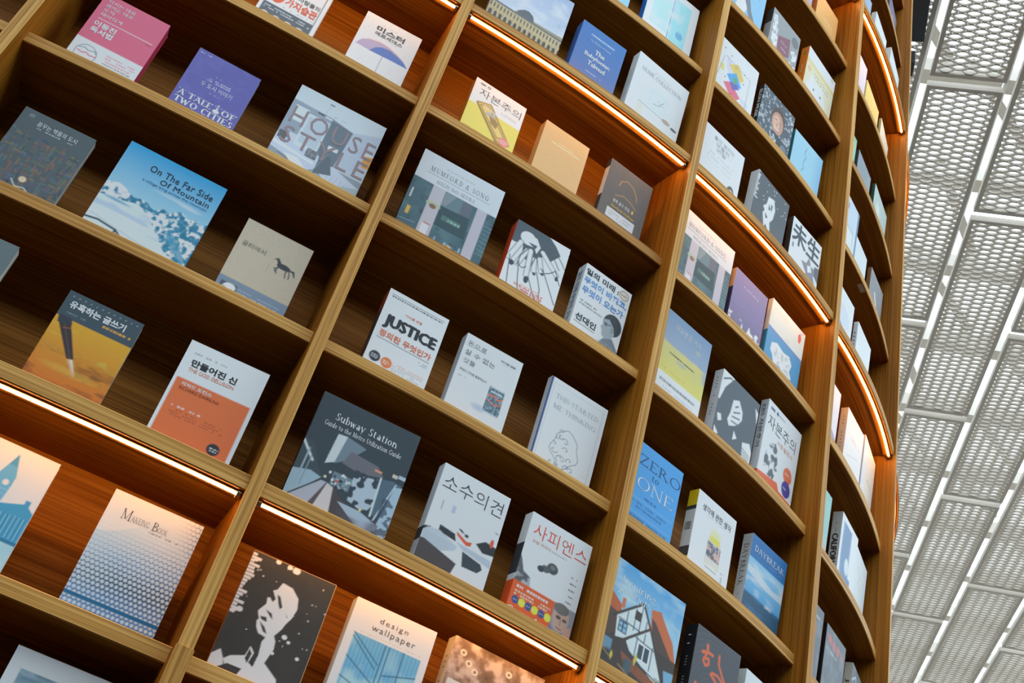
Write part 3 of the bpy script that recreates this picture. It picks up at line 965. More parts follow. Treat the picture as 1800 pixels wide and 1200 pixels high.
@art('umbrella', 'white book showing a blue umbrella in drizzle, on the top left lit shelf', spine_col='#e6e6e6')
def _(c):
    c.fill('#e8e6e6')
    r = np.random.RandomState(3)
    for i in range(60):
        u, v = r.rand(), r.rand()
        c.rect(u, v, u + .006, v + .02 + .02 * r.rand(), '#c9a9a6' if i % 2 else '#aab0bb', .55)
    top = [(.05, .54), (.12, .44), (.25, .385), (.42, .36), (.56, .37), (.72, .41), (.86, .46), (.97, .54)]
    c.poly(top + [(.80, .535), (.55, .545), (.30, .55)], '#a99bb8')
    c.poly([(.30, .55), (.36, .47), (.46, .42), (.60, .405), (.76, .44), (.90, .49), (.97, .54), (.7, .54)], '#4a6cb2')
    c.line([(.2, .40), (.42, .365), (.56, .375), (.75, .425)], .016, '#c98a86', .6)
    c.line([(.53, .4), (.535, .82)], .006, '#777777')
    c.text('미스터', .25, .13, .75, .215, '#35353a', .03)
    c.text('메르세데스', .26, .225, .75, .285, '#3b3b40', .015)
    c.dash(.4, .7, .30, .008, '#999999'); c.dash(.3, .62, .105, .008, '#999999')


@art('pink', 'pink book with white lower band showing a line drawn face in glasses, upper left', spine_col='#c23a5e', back_col='#c9345c', page_col='#a83a56')
def _(c):
    c.fill('#d9607f')
    c.rect(0, .63, 1, 1, '#dfe4e8')
    for i, (t, u1) in enumerate((('닥치는 대로', .50), ('끌리는 대로', .50), ('오직', .25), ('재미있게', .42))):
        c.text(t, .09, .06 + i * .062, u1, .105 + i * .062, '#f1d4da', .005)
    c.rect(.10, .328, .93, .336, '#f3dfe3')
    c.text('이동진', .09, .365, .42, .44, '#f8eef0', .03)
    c.text('독서법', .09, .45, .42, .525, '#f8eef0', .03)
    c.dash(.84, .93, .36, .01, '#8d2c48')
    c.ell(.24, .80, .155, .115, '#70767c'); c.ell(.24, .80, .145, .108, '#e4e8eb')
    c.line([(.12, .75), (.2, .73), (.25, .75), (.34, .73), (.38, .76)], .01, '#6b8089')
    c.line([(.12, .79), (.2, .80), (.24, .78), (.3, .80), (.38, .79)], .014, '#d9607f')
    for i in range(4):
        c.dash(.5, .93, .70 + i * .035, .016, '#d57a90' if i < 3 else '#666a70', seed=i)
    c.ell(.55, .95, .09, .06, '#e0708a'); c.ell(.8, .98, .09, .06, '#e0708a')


@art('tale', 'violet blue book with white ornate capitals along its lower half', spine_col='#3d3f86', back_col='#3a3c80')
def _(c):
    c.fill('#5a5ba6')
    n = c.noise(8, 12, 4, 3); c.mix((n - .5) * .8, '#6c6eb6'); c.mix((.5 - n) * .5, '#4a4b92')
    c.dash(.04, .22, .047, .012, '#c9cbe8')
    c.dash(.42, .6, .27, .012, '#b9bbe0', .6)
    c.dash(.35, .68, .325, .014, '#d3d5ef'); c.dash(.33, .7, .355, .014, '#d3d5ef', seed=2)
    c.text('두 도시 이야기', .27, .40, .76, .47, '#e9eaf6', .0)
    c.dash(.42, .6, .51, .01, '#b9bbe0', .6)
    c.text('A TALE', .05, .635, .58, .715, '#eceef6', ('s', 1.7))
    c.text('OF', .74, .635, .96, .715, '#eceef6', ('s', 1.7))
    c.ell(.66, .70, .05, .025, '#eceef6'); c.poly([(.64, .70), (.68, .70), (.67, .64), (.65, .64)], '#eceef6'); c.ell(.66, .615, .012, .014, '#eceef6')
    c.text('TWO CITIES', .05, .735, .96, .82, '#eceef6', ('s', 1.7))
    for i in range(20):
        c.ell(.06 + i * .047, .63, .01, .006, '#d5d7ee', .7)


@art('house', 'large square book with taupe capitals over a pale living room photo', spine_col='#c6cfd6')
def _(c):
    c.fill('#c3ced8')
    c.poly([(0, .19), (.45, .22), (.68, .25), (1, .13), (1, 1), (0, 1)], '#b4bfcb')
    c.poly([(0, .19), (.45, .20), (.66, .24), (.62, .70), (0, .62)], '#8d9bab')
    c.rect(.05, .24, .20, .42, '#c8d4dc'); c.rect(.2, .27, .46, .68, '#c2cfd8'); c.rect(.23, .3, .43, .62, '#b0bfcb')
    c.poly([(.45, .22), (.70, .245), (.66, .78), (.45, .82)], '#62717e')
    c.poly([(.70, .25), (1, .15), (1, .6), (.67, .72)], '#aebccd')
    for i in range(5):
        c.line([(.7, .32 + i * .07), (1, .25 + i * .07)], .003, '#9fadbf', .7)
    c.line([(.37, .06), (.36, .21)], .003, '#98a5b0'); c.rect(.28, .205, .36, .225, '#3f4a52'); c.rect(.37, .215, .45, .23, '#d5dce0')
    c.rect(.36, .055, .41, .065, '#303840')
    c.poly([(.9, .42), (1, .40), (1, .55), (.92, .56)], '#d18f3c'); c.poly([(.88, .40), (1, .38), (1, .4), (.88, .43)], '#e2e6e8')
    c.rect(0, .72, 1, 1, '#8895a0')
    c.poly([(0, .64), (.25, .67), (.49, .66), (.52, .80), (.44, .86), (0, .79)], '#b6c3d6')
    c.poly([(.0, .70), (.47, .755), (.47, .78), (0, .74)], '#cdd7e4')
    c.rect(.02, .58, .11, .67, '#5d5f60'); c.rect(.12, .56, .2, .66, '#bcc6d2')
    c.rect(.35, .63, .47, .73, '#7d858e')
    n = c.noise(60, 70, 8); c.mix(((n > .55) & (c.U > .35) & (c.U < .47) & (c.V > .63) & (c.V < .73)) * .8, '#4a4f55')
    c.poly([(.16, .80), (.3, .78), (.42, .86), (.28, .88)], '#e2e5e6'); c.line([(.1, .82), (.5, .93)], .006, '#3d464d')
    c.poly([(.53, .76), (.66, .70), (.99, .80), (.99, 1), (.74, 1), (.54, .84)], '#b9c5d5')
    c.poly([(.80, .86), (.99, .80), (.99, 1), (.84, 1)], '#9fb0b4')
    c.line([(.55, .84), (.8, .98)], .008, '#4a5868')
    for i in range(6):
        c.line([(.62 + i * .045, .74 + i * .016), (.6 + i * .045, .83 + i * .016)], .004, '#93a0b5', .8)
    c.poly([(.5, .6), (.6, .62), (.68, .8), (.5, .86)], '#56646f'); c.line([(.56, .6), (.49, .84)], .004, '#93a3ae')
    c.rect(.53, .50, .64, .545, '#d5dde3')
    c.text('HOUSE', .045, .255, .985, .46, '#8c7a80', 0, 1.18)
    c.text('STYLE', .045, .50, .985, .70, '#8c7a80', 0, 1.25)
    c.dash(.41, .6, .17, .014, '#98a2ac', .8)


@art('city', 'dark slate book with a crowded mosaic of small coloured buildings, far left', spine_col='#39464a')
def _(c):
    c.fill('#4a565b')
    r = np.random.RandomState(9)
    cols = ['#5d6b5a', '#3f5663', '#6b5a4a', '#4a5f7d', '#5b4f72', '#3d6470', '#7a6f50', '#7d5a4a', '#2f3f49', '#55707a']
    for i in range(420):
        u, v = r.rand(), .24 + .76 * r.rand()
        if r.rand() < .6:
            w_, h_ = .012 + .02 * r.rand(), .03 + .07 * r.rand()
        else:
            w_, h_ = .04 + .09 * r.rand(), .008 + .015 * r.rand()
        c.rect(u, v, u + w_, v + h_, cols[r.randint(len(cols))], .7)
    c.grad(.2, .32, '#4a565b', '#4a565b', (c.V > .2) & (c.V < .2 + .12 * c.noise(10, 3, 1)))
    c.ell(.5, .76, .05, .035, '#e5a36b'); c.ell(.5, .76, .032, .022, '#f4f0d2'); c.ell(.5, .76, .01, .008, '#7b6a2a')
    c.line([(.38, .80), (.43, .84), (.47, .86), (.57, .84), (.62, .86)], .012, '#c8c4b8')
    c.rect(.45, .86, .53, .94, '#b08a5e')
    c.text('꿈꾸는 책들의 도시', .25, .095, .80, .155, '#dfe3e2', .0)
    c.dash(.24, .77, .175, .01, '#c9cdcb'); c.rect(.1, .05, .17, .09, '#7b868b', .6)


@art('mountain', 'square bright blue book showing snowy mountains under a clear sky', spine_col='#1d4f86', hard=True)
def _(c):
    c.grad(-.01, .62, '#128fcb', '#9cc6e6')
    c.ell(.62, .345, .25, .02, '#d9e6f1', .5, 1); c.ell(.78, .36, .15, .022, '#e8eff5', .6, 1)
    U, V = c.U, c.V
    n = c.noise(14, 14, 2, 4)
    ridge = np.interp(U, [0, .04, .1, .2, .33, .42, .5, .58, .63, .70, .75, .82, .88, .93, 1],
                      [.50, .455, .44, .47, .50, .49, .53, .47, .49, .44, .42, .46, .43, .47, .43]) + .05 * (n - .5)
    m = V > ridge
    c.mix(m * 1., '#3e86a8')
    n2 = c.noise(26, 30, 5, 3)
    c.mix(m * np.clip((n2 - .47) * 9, 0, 1), '#dfe9f3'); c.mix(m * np.clip((.42 - n2) * 8, 0, 1), '#1d6f93')
    left = np.interp(U, [0, .12, .2, .30, .36], [.47, .43, .46, .53, .62])
    c.mix(((V > left) & (U < .33)) * np.clip((n2 - .35) * 6, 0, 1), '#dfe8f2')
    snow = V > np.interp(U, [0, .1, .22, .35, .5, .62, .75, .9, 1], [.60, .58, .57, .545, .62, .72, .83, .90, .96]) + .03 * (c.noise(6, 6, 3) - .5)
    c.mix(snow * 1., '#c3d3ea')
    c.mix(snow * np.clip((c.noise(3, 9, 7, 3) - .5) * 2.5, 0, .6), '#e3ecf6')
    c.mix(snow * np.clip((.45 - c.noise(3, 16, 11, 3)) * 3, 0, .5), '#8fabd3')
    c.ell(.17, .60, .17, .02, '#4c8fb4', .8, 1)
    c.poly([(.70, .62), (.80, .68), (.97, .84), (.97, .90), (.85, .82), (.72, .72)], '#3e8db3', .8)
    c.line([(0, .86), (.12, .84), (.30, .86), (.47, .97)], .016, '#37465c'); c.line([(.30, .86), (.29, .95)], .016, '#37465c')
    c.line([(.5, .99), (.7, .985), (1, .985)], .004, '#4a5a70'); c.line([(.02, .80), (.4, .86), (.8, .90), (1, .93)], .004, '#7f93b5', .7)
    c.text('On The Far Side', .28, .125, .925, .195, '#1c3353', .012, 1.1)
    c.text('Of Mountain', .42, .215, .925, .27, '#1c3353', .012, 1.1)
    c.text('a village lying across the mountain', .27, .283, .925, .318, '#2b5d8d')


@art('horse', 'kraft brown book with a small dark horse above a blue grey band', spine_col='#b3a68c')
def _(c):
    c.fill('#b3a894'); n = c.noise(60, 90, 4); c.mix((n - .5) * .6, '#c4b9a4'); c.mix((.5 - n) * .5, '#a0947e')
    c.rect(0, .745, 1, 1, '#6c7f93')
    c.text('공터에서', .07, .265, .42, .33, '#5f5a50', -.004)
    h = '#2a2f35'
    c.ell(.72, .355, .10, .034, h); c.poly([(.64, .36), (.59, .30), (.555, .325), (.575, .295), (.61, .275), (.68, .33)], h)
    c.poly([(.80, .35), (.88, .345), (.915, .42), (.89, .41), (.86, .37), (.82, .37)], h)
    for p in ([(.65, .37), (.64, .42), (.655, .46)], [(.68, .37), (.61, .41), (.63, .44)], [(.79, .36), (.77, .41), (.79, .465)], [(.80, .36), (.83, .41), (.84, .46)]):
        c.line(p, .012, h)
    c.dash(.55, .57, .2, .07, '#6e685c', .6); c.rect(.52, .38, .535, .50, '#8b8373', .5)
    c.rect(.06, .80, .29, 1, '#444c58'); c.ell(.18, .875, .085, .075, '#b9bfca'); c.ell(.2, .84, .08, .04, '#d2d6dd')
    c.line([(.12, .86), (.18, .875), (.24, .865)], .012, '#3a414c'); c.ell(.17, .92, .06, .02, '#e1e3e8')
    c.rect(.11, .95, .27, 1, '#c6ccd6')
    c.text('김훈 신작 장편소설', .32, .86, .88, .91, '#eef1f4', .01)
    c.dash(.32, .9, .82, .012, '#a9b5c2', .6)


@art('darkleft', 'plain slate grey book cut by the left edge of the picture', spine_col='#4a565a')
def _(c):
    c.fill('#5a676b'); c.mix((c.noise(6, 8, 2) - .5) * .5, '#6b787c')


@art('pen', 'book with a fountain pen nib on glowing orange under a slate title band', spine_col='#4a3326')
def _(c):
    c.fill('#d98a2e')
    c.grad(.28, 1, '#eb9a2e', '#b9642a')
    n = c.noise(5, 22, 3, 3)
    m = (c.V > .28)
    c.mix(m * np.clip((n - .48) * 2.6, 0, .85) * np.clip((c.V - .5) * 5, 0, 1), '#6b3d22'); c.mix(m * np.clip((n - .6) * 3, 0, .6) * (c.V < .6), '#f3b24a')
    c.mix(m * np.clip((c.V - .86) * 6, 0, .85), '#54413c')
    c.ell(.5, .74, .45, .05, '#e8a548', .6, 1)
    c.poly([(.04, .3), (.19, .27), (.46, .61), (.38, .63)], '#3c3234'); c.line([(.12, .3), (.42, .62)], .012, '#59494a', .8)
    c.line([(.16, .37), (.245, .35)], .01, '#8b5a3a')
    c.poly([(.385, .635), (.455, .615), (.555, .73), (.565, .775), (.52, .745)], '#caa27a'); c.poly([(.42, .63), (.45, .62), (.55, .74)], '#f2e3c8')
    c.rect(0, 0, 1, .275, '#3d4e59')
    c.poly([(.03, .26), (.2, .26), (.24, .32), (.06, .34)], '#343b44')
    c.text('유혹하는 글쓰기', .08, .085, .82, .165, '#f2f4f4', .035)
    c.dash(.56, .93, .19, .022, '#c99a45', 1, 3, .95)
    c.dash(.1, .38, .215, .008, '#aab5ba', .6)
    for i in range(12):
        c.ell(.08 + i * .077, .05, .007, .005, '#9fc0c0')


@art('god', 'white book with an orange lower panel, rightmost above the lower left light strip', spine_col='#d9dee2')
def _(c):
    c.fill('#e6eaed')
    c.rect(.045, .37, .945, .99, '#e2673a')
    c.dash(.1, .5, .105, .012, '#666b70')
    c.text('만들어진 신', .115, .165, .68, .235, '#24282c', .03)
    c.text('THE GOD DELUSION', .115, .25, .68, .285, '#dd6a4a')
    c.text('리처드 도킨스', .12, .395, .49, .43, '#fdf3ee', .025)
    c.text('RICHARD DAWKINS', .115, .44, .60, .47, '#6b2e1e')
    c.dash(.13, .55, .62, .014, '#fbe3d8')
    for i in range(3):
        c.dash(.13, .78, .655 + i * .025, .010, '#8c3a22', .8, i)
    c.ell(.765, .85, .075, .052, '#2a2c30'); c.dash(.72, .82, .84, .012, '#d6d6d6'); c.dash(.73, .81, .86, .012, '#d6d6d6')


@art('bigben', 'white book with a blue printed clock tower, on the lower left lit shelf', spine_col='#dfe3e4', hard=True)
def _(c):
    c.grad(-.01, 1, '#e9e4dd', '#cfdfe6')
    b, d = '#5fa6cf', '#2f86b8'
    c.poly([(.55, .06), (.64, .24), (.635, .33), (.60, .56), (.40, .56), (.45, .25)], b)
    c.poly([(.55, .06), (.60, .16), (.50, .16)], '#4a93c0'); c.ell(.565, .30, .035, .024, '#dbe8ee')
    for i in range(5):
        c.line([(.46, .36 + i * .04), (.63, .35 + i * .04)], .005, '#8ec2dc', .8)
    c.poly([(.36, .52), (.78, .42), (.86, .40), (.86, .365), (.92, .365), (.92, .41), (1, .45), (1, .70), (.36, .70)], '#3c90bf')
    r = np.random.RandomState(2)
    for i in range(26):
        u = .36 + i * .025
        c.rect(u, .50 + .02 * r.rand(), u + .008, .68, '#9fcbe0' if i % 2 else '#1f6f9f', .7)
    c.rect(0, .69, 1, .715, '#2a6f9a'); c.rect(0, .715, 1, 1, '#9cc8e0'); c.mix((c.V > .715) * (c.noise(4, 18, 4) - .4), '#6faed0')
    c.rect(0, .5, .36, .7, '#4b9ac6')


@art('makeing', 'white book with a blue halftone dot pattern and dark blue stripe near its foot', spine_col='#d7e2e8')
def _(c):
    c.fill('#e4e6e6')
    c.mix(np.clip(1 - np.hypot((c.U - .05) * 1.0, (c.V - .75) * 1.3) * 1.1, 0, .55) * (c.V > .25 + .1 * np.cos(c.U * 5)), '#8fbbe0')
    k = c.h / c.w
    # dot field swelling downwards
    d = 1 / 20.
    x = c.U / d; y = c.V * k / d
    row = np.floor(y); xs = x + .5 * (row % 2)
    fx = xs - np.floor(xs) - .5; fy = y - row - .5
    t = np.clip((c.V - .28 + .16 * c.U) / .55, 0, 1) * np.clip(1.15 - np.abs(c.U - .6) * .6, 0, 1)
    t = np.maximum(t, np.clip((c.U - .72) * 3, 0, 1) * np.clip((.45 - c.V) * 3, 0, .6))
    gapm = (np.hypot(fx, fy) > .58 - .20 * t) * np.clip(t * 2.2, 0, 1)
    c.mix(gapm * .95, '#3f70a8'); c.mix(gapm * np.clip(1 - np.abs(c.V - .66) * 6, 0, .8), '#2c3a4e')
    c.rect(0, .845, 1, .875, '#1f6290')
    c.text('M', .17, .115, .27, .20, '#4a4550', ('s', .7))
    c.text('AKEING', .275, .148, .475, .195, '#4a4550', ('s', .7))
    c.text('B', .51, .125, .57, .195, '#4a4550', ('s', .7))
    c.text('OOK', .575, .15, .68, .195, '#4a4550', ('s', .7))
    c.dash(.5, .82, .215, .010, '#55555f')


@art('waves', 'white book framing a dark sea photo, cut off by the lower left corner', spine_col='#dfe3e6')
def _(c):
    c.fill('#dde2e5')
    c.rect(.1, .12, .92, .9, '#5f7f93'); m = (c.U > .1) & (c.U < .92) & (c.V > .12) & (c.V < .9)
    c.mix(m * np.clip((c.noise(5, 22, 4, 3) - .4) * 2, 0, 1), '#a9bfcb'); c.mix(m * np.clip((.42 - c.noise(4, 18, 9, 3)) * 4, 0, 1), '#2f4a5c')


# ---- bay B-C
@art('skyblue', 'pale blue book whose lower corner shows above the second shelf from the top centre', spine_col='#7fb6cc')
def _(c):
    c.fill('#86bdd3')


@art('bluewhite', 'white book with pale blue panels and royal blue spine, top centre', spine_col='#1f63b8')
def _(c):
    c.fill('#dde2e2')
    c.rect(.12, .2, .48, .72, '#a9d3e6'); c.rect(.52, .1, .85, .82, '#8fcbe8'); c.line([(.50, .12), (.50, .80)], .012, '#3f86bd')
    c.mix((c.U > .12) * (c.U < .85) * (c.V > .1) * (c.V < .82) * np.clip((c.noise(6, 8, 5) - .5) * 2, 0, .7), '#c9e4ee')
    c.ell(.72, .62, .07, .06, '#5aa0cc', .9); c.ell(.70, .57, .03, .02, '#7fb9d8'); c.ell(.35, .12, .05, .03, '#9fcfe6')
    c.dash(.12, .45, .78, .012, '#b9c3c8')


@art('louvre', 'wide book with a photo of a long stone palace under grey sky, top centre', spine_col='#8d8f92')
def _(c):
    c.grad(-.01, .6, '#8fa6c6', '#b8c2d2'); n = c.noise(5, 7, 6, 3); c.mix(np.clip((n - .5) * 2.5, 0, .8), '#d2d9e2'); c.mix((c.V < .5) * np.clip((.4 - n) * 3, 0, .6), '#73869f')
    c.poly([(0, .60), (.33, .60), (.36, .56), (.44, .50), (.50, .49), (.56, .52), (.60, .58), (1, .56), (1, 1), (0, 1)], '#8d8468')
    c.poly([(.36, .60), (.37, .55), (.44, .50), (.50, .49), (.56, .52), (.59, .60)], '#545a60'); c.rect(0, .60, 1, .625, '#5f6468')
    c.rect(0, .625, 1, .82, '#a89a74')
    for i in range(22):
        u = .02 + i * .046
        c.rect(u, .645, u + .016, .70, '#4a4b48'); c.rect(u + .025, .63, u + .033, .80, '#bfb08a')
    for i in range(15):
        u = .03 + i * .068
        c.ell(u + .02, .775, .02, .03, '#3d3c3a'); c.rect(u, .775, u + .04, .83, '#3d3c3a')
    c.rect(0, .83, 1, 1, '#8a8076'); c.mix((c.V > .83) * (c.noise(30, 14, 4) - .35), '#5f5a56')


@art('talmud', 'royal blue book with white sans lettering, beside the palace photo book', spine_col='#35599a', hard=False)
def _(c):
    c.grad(-.01, 1.01, '#2d6cb4', '#5a6ea8'); c.mix(np.clip((c.V - .62) * 1.4, 0, .5), '#7d73a0')
    c.text('The Wisdom of Judaism', .25, .215, .72, .25, '#b9cfe8', .0)
    c.dash(.24, .77, .13, .02, '#b9cfe8', .9, 1, .97)
    c.text('The', .41, .325, .63, .40, '#eef4fa', .025)
    c.text('Babylonian', .22, .43, .79, .515, '#eef4fa', .025)
    c.text('Talmud', .33, .535, .72, .61, '#eef4fa', .025)
    c.dash(.35, .68, .70, .012, '#c5d2e6')


@art('homecol', 'thick pale book with a small desk drawing above the centre light strip', spine_col='#b9c0c4')
def _(c):
    c.fill('#dbe2e5')
    c.rect(.2, .36, .9, .82, '#cfdce4'); c.rect(.36, .35, .70, .60, '#bfd3df'); c.rect(.38, .37, .68, .58, '#cbdde6')
    c.line([(.45, .54), (.55, .52), (.6, .46), (.63, .42)], .006, '#66727a'); c.line([(.52, .45), (.58, .5), (.66, .48)], .004, '#7a868c')
    c.line([(.2, .64), (.66, .64)], .006, '#8a8172'); c.rect(.2, .66, .3, .8, '#d8cfc2'); c.ell(.74, .645, .08, .03, '#a8988a'); c.ell(.9, .665, .06, .018, '#55585a')
    c.text('HOME COLLECTION', .11, .16, .89, .215, '#7f868b', ('s', .9))
    c.dash(.35, .66, .12, .010, '#a9b0b4')
    c.spine('.... ... ....', .25, .7, .4, .6, '#98a0a4', ('s', 1.))


@art('yellow', 'yellow and white book with a wooden mousetrap and pink seal, centre lit shelf', spine_col='#b98d3a')
def _(c):
    c.fill('#ebe2da'); c.rect(0, .41, 1, 1, '#e3c25c')
    c.text('EBS', .10, .045, .20, .07, '#55504c', .02); c.ell(.265, .058, .03, .02, '#4f4a48'); c.ell(.265, .058, .014, .01, '#ebe2da')
    c.text('자본주의', .13, .12, .94, .25, '#433d3c', -.012)
    o, i_ = [(.14, .35), (.40, .27), (.93, .58), (.72, .68)], None
    c.poly([(.14, .35), (.40, .28), (.90, .70), (.70, .80)], '#9c8443'); c.poly([(.18, .37), (.38, .31), (.84, .69), (.70, .755)], '#cdb56a')
    c.poly([(.70, .80), (.90, .70), (.91, .735), (.71, .835)], '#6d5a33'); c.poly([(.14, .35), (.70, .80), (.71, .835), (.14, .385)], '#7d6a3c')
    c.line([(.22, .38), (.37, .335), (.78, .66), (.67, .715), (.22, .38)], .012, '#6b5c3a'); c.rect(.36, .42, .52, .47, '#a5a3a8'); c.poly([(.42, .45), (.62, .50), (.60, .60), (.48, .56)], '#8a7440')
    c.line([(.3, .36), (.55, .40)], .02, '#b8bcc6'); c.dash(.6, .9, .30, .010, '#a0958c'); c.dash(.6, .9, .325, .010, '#a0958c', seed=3)
    c.ell(.80, .72, .10, .068, '#dd7f78'); c.dash(.73, .88, .70, .012, '#f4dcd2'); c.dash(.73, .88, .73, .012, '#f4dcd2', seed=2)
    c.dash(.06, .4, .79, .012, '#b28f3e')


@art('kraft', 'plain tan kraft paper book in the middle of the centre lit shelf', spine_col='#b58f58')
def _(c):
    c.fill('#c6a673'); n = c.noise(50, 70, 5); c.mix((n - .5) * .5, '#d3b685'); c.mix((.5 - n) * .4, '#b59461')
    c.dash(.38, .7, .225, .012, '#e0caa2'); c.dash(.24, .86, .26, .02, '#e3cfa8', .9, 2, .95)


@art('sherlock', 'charcoal book with gold title and pale lower label, right end of the centre lit shelf', spine_col='#3a3632', spine_bands=((.12, .55, '#c9bfae'),))
def _(c):
    c.fill('#55504d'); c.mix((c.noise(8, 10, 3, 3) - .4) * .5, '#6a6461')
    c.rect(.18, .665, .82, .80, '#c4c4c6'); c.dash(.24, .76, .70, .016, '#8e8e92'); c.dash(.24, .7, .74, .016, '#8e8e92', seed=3)
    c.line([(.30, .30), (.33, .22), (.45, .17), (.60, .20), (.70, .28), (.74, .36)], .010, '#b58f45', .9)
    c.line([(.28, .46), (.45, .40), (.62, .42), (.76, .47)], .010, '#b58f45', .9)
    c.text('셜록 홈즈 전집', .25, .51, .64, .56, '#d9d6d0', .0); c.text('1', .69, .51, .73, .56, '#d9a93c', .01)
    c.text('Sherlock Holmes', .24, .60, .78, .64, '#d2a53f', .01)


def mumford(c):
    c.fill('#c9ced3')
    c.rect(0, .325, 1, 1, '#3f5f6b')
    m = c.V > .325
    c.mix(m * np.clip((c.noise(9, 12, 3, 3) - .5) * 2.2, 0, .7), '#53767f'); c.mix(m * np.clip((.45 - c.noise(9, 12, 8, 3)) * 3, 0, .8), '#27414c')
    c.rect(.24, .325, .385, 1, '#b9b3ba'); c.rect(.77, .325, .89, 1, '#b5b0ba')
    c.rect(.385, .325, .72, .50, '#5d7882'); c.rect(.60, .33, .72, .58, '#5a6270'); c.poly([(.40, .33), (.52, .33), (.44, .48), (.39, .48)], '#8a9498', .6)
    c.poly([(.385, .50), (.73, .48), (.75, .72), (.385, .72)], '#2b4650'); c.rect(.44, .58, .66, .635, '#4f7a72', .7); c.dash(.45, .66, .60, .022, '#8fb3aa', .9, 3, .95)
    c.ell(.31, .53, .085, .03, '#a8b29a'); c.ell(.31, .55, .04, .025, '#7d5c4e')
    c.rect(.27, .75, .35, .90, '#d2cfd4'); c.rect(.28, .74, .36, .755, '#b07a76')
    r = np.random.RandomState(4)
    for i in range(40):
        u = .38 + .36 * r.rand(); v = .82 + .12 * r.rand()
        c.rect(u, v, u + .02, v + .05, ['#7fa0c0', '#4f7897', '#c9a255', '#9fb6c8'][i % 4], .8)
    c.rect(.38, .95, .76, .965, '#8fa7bd'); c.rect(.06, .66, .10, .75, '#c9a64e'); c.rect(.04, .46, .055, .57, '#d5dbde'); c.line([(.02, .82), (.2, .80)], .006, '#7a98a4')
    for i in range(9):
        c.rect(.9, .42 + i * .045, 1, .425 + i * .045, '#6f95a8', .7)
    c.rect(.78, .88, .86, .92, '#3a4550')
    c.dash(.31, .69, .095, .010, '#9aa1a8')
    c.text('MUMFORD & SONG', .14, .14, .85, .195, '#4a525a', ('s', .8), 1.25)
    c.rect(.12, .222, .88, .2265, '#5b636b')
    c.text('HIGH NO MORE', .255, .258, .72, .298, '#565e66', ('s', .8), 1.25)


art('mumford', 'square book with grey title panel over a fully visible teal shopfront photo', spine_col='#33454d')(mumford)


@art('none', 'white and black ink drawing book with a red spine', spine_col='#da4a2c', back_col='#c03a22')
def _(c):
    c.fill('#dde3e6'); k, w = '#42505b', '#dfe5e8'
    c.poly([(0, 0), (.60, 0), (.74, .07), (.86, .16), (.72, .30), (.58, .27), (.52, .40), (.40, .46), (.24, .42), (.20, .26), (.06, .30), (0, .30)], k)
    c.ell(.26, .17, .14, .085, w); c.poly([(.14, .13), (.40, .11), (.50, .20), (.46, .30), (.40, .24), (.30, .25), (.16, .24)], w); c.poly([(.28, .21), (.44, .20), (.42, .25), (.35, .235)], k)
    limbs = ([(.16, .26), (.04, .52)], [(.30, .32), (.20, .54)], [(.36, .30), (.40, .62)], [(.46, .38), (.50, .52)], [(.56, .24), (.88, .42)], [(.54, .34), (.62, .48)])
    for p in limbs:
        c.line(p, .075, k); c.line(p, .058, w)
    for (u, v, ru, rv) in ((.11, .565, .045, .035), (.42, .67, .042, .045), (.90, .46, .03, .03), (.52, .55, .028, .02), (.65, .50, .03, .018)):
        c.ell(u, v, ru, rv, '#30394a')
    for p in ([(.05, .48), (.10, .70), (.16, .92)], [(.22, .50), (.28, .70), (.36, .90)], [(.44, .62), (.60, .80), (.86, 1)], [(.56, .52), (.68, .70), (.70, .80)], [(.64, .44), (.80, .60), (.98, .78)], [(.84, .36), (.98, .52)],
              [(.22, .54), (.30, .56), (.36, .52)], [(.60, .44), (.68, .48), (.78, .43), (.84, .38)], [(.30, .30), (.22, .42), (.20, .55)], [(.46, .36), (.44, .48)], [(.74, .12), (.92, .24), (1, .30)], [(.70, .18), (.9, .34)]):
        c.line(p, .013, k)
    c.text('AND', .25, .765, .32, .80, '#d8563e'); c.text('THERE', .34, .775, .53, .865, '#d8452c', 0); c.text('& NONE', .55, .775, .77, .865, '#d8452c', 0)
    c.rect(.35, .752, .70, .758, '#dc7f6c')


@art('future', 'white book with bold black and blue Korean title and a man in profile', spine_col='#c8d0d8')
def _(c):
    c.fill('#e1e7ea')
    c.text('일의 미래 :', .03, .05, .74, .135, '#26313a', .03)
    c.text('무엇이 바뀌고,', .03, .165, .96, .26, '#4f86c6', .03)
    c.text('무엇이 오는가', .04, .29, .93, .385, '#4f86c6', .03)
    c.ell(.85, .09, .10, .065, '#8a7d72'); c.ell(.85, .09, .085, .055, '#c9c0b4'); c.dash(.78, .92, .085, .014, '#6d5f55')
    c.dash(.07, .42, .475, .022, '#4b555d'); c.dash(.07, .55, .515, .022, '#4b555d', seed=7)
    c.text('선대인', .06, .655, .49, .745, '#26313a', .03); c.rect(.06, .765, .49, .772, '#26313a')
    c.ell(.78, .54, .19, .135, '#303940'); c.poly([(.60, .52), (.70, .49), (.82, .56), (.86, .64), (.80, .74), (.70, .76), (.62, .72), (.60, .66), (.565, .635), (.60, .59)], '#93a0a8')
    c.ell(.80, .60, .04, .035, '#7f8c94'); c.line([(.62, .565), (.76, .555)], .012, '#2d353c'); c.ell(.655, .57, .035, .025, '#5a656c')
    c.poly([(.66, .76), (.84, .70), (1, .82), (1, 1), (.55, 1), (.60, .84)], '#6d7a84'); c.mix((c.V > .8) * (c.U > .57) * (c.noise(40, 50, 2) > .5) * .5, '#8b98a0')
    c.spine('일의 미래 무엇이 오는가', .08, .85, .25, .75, '#4f6f96', .02)


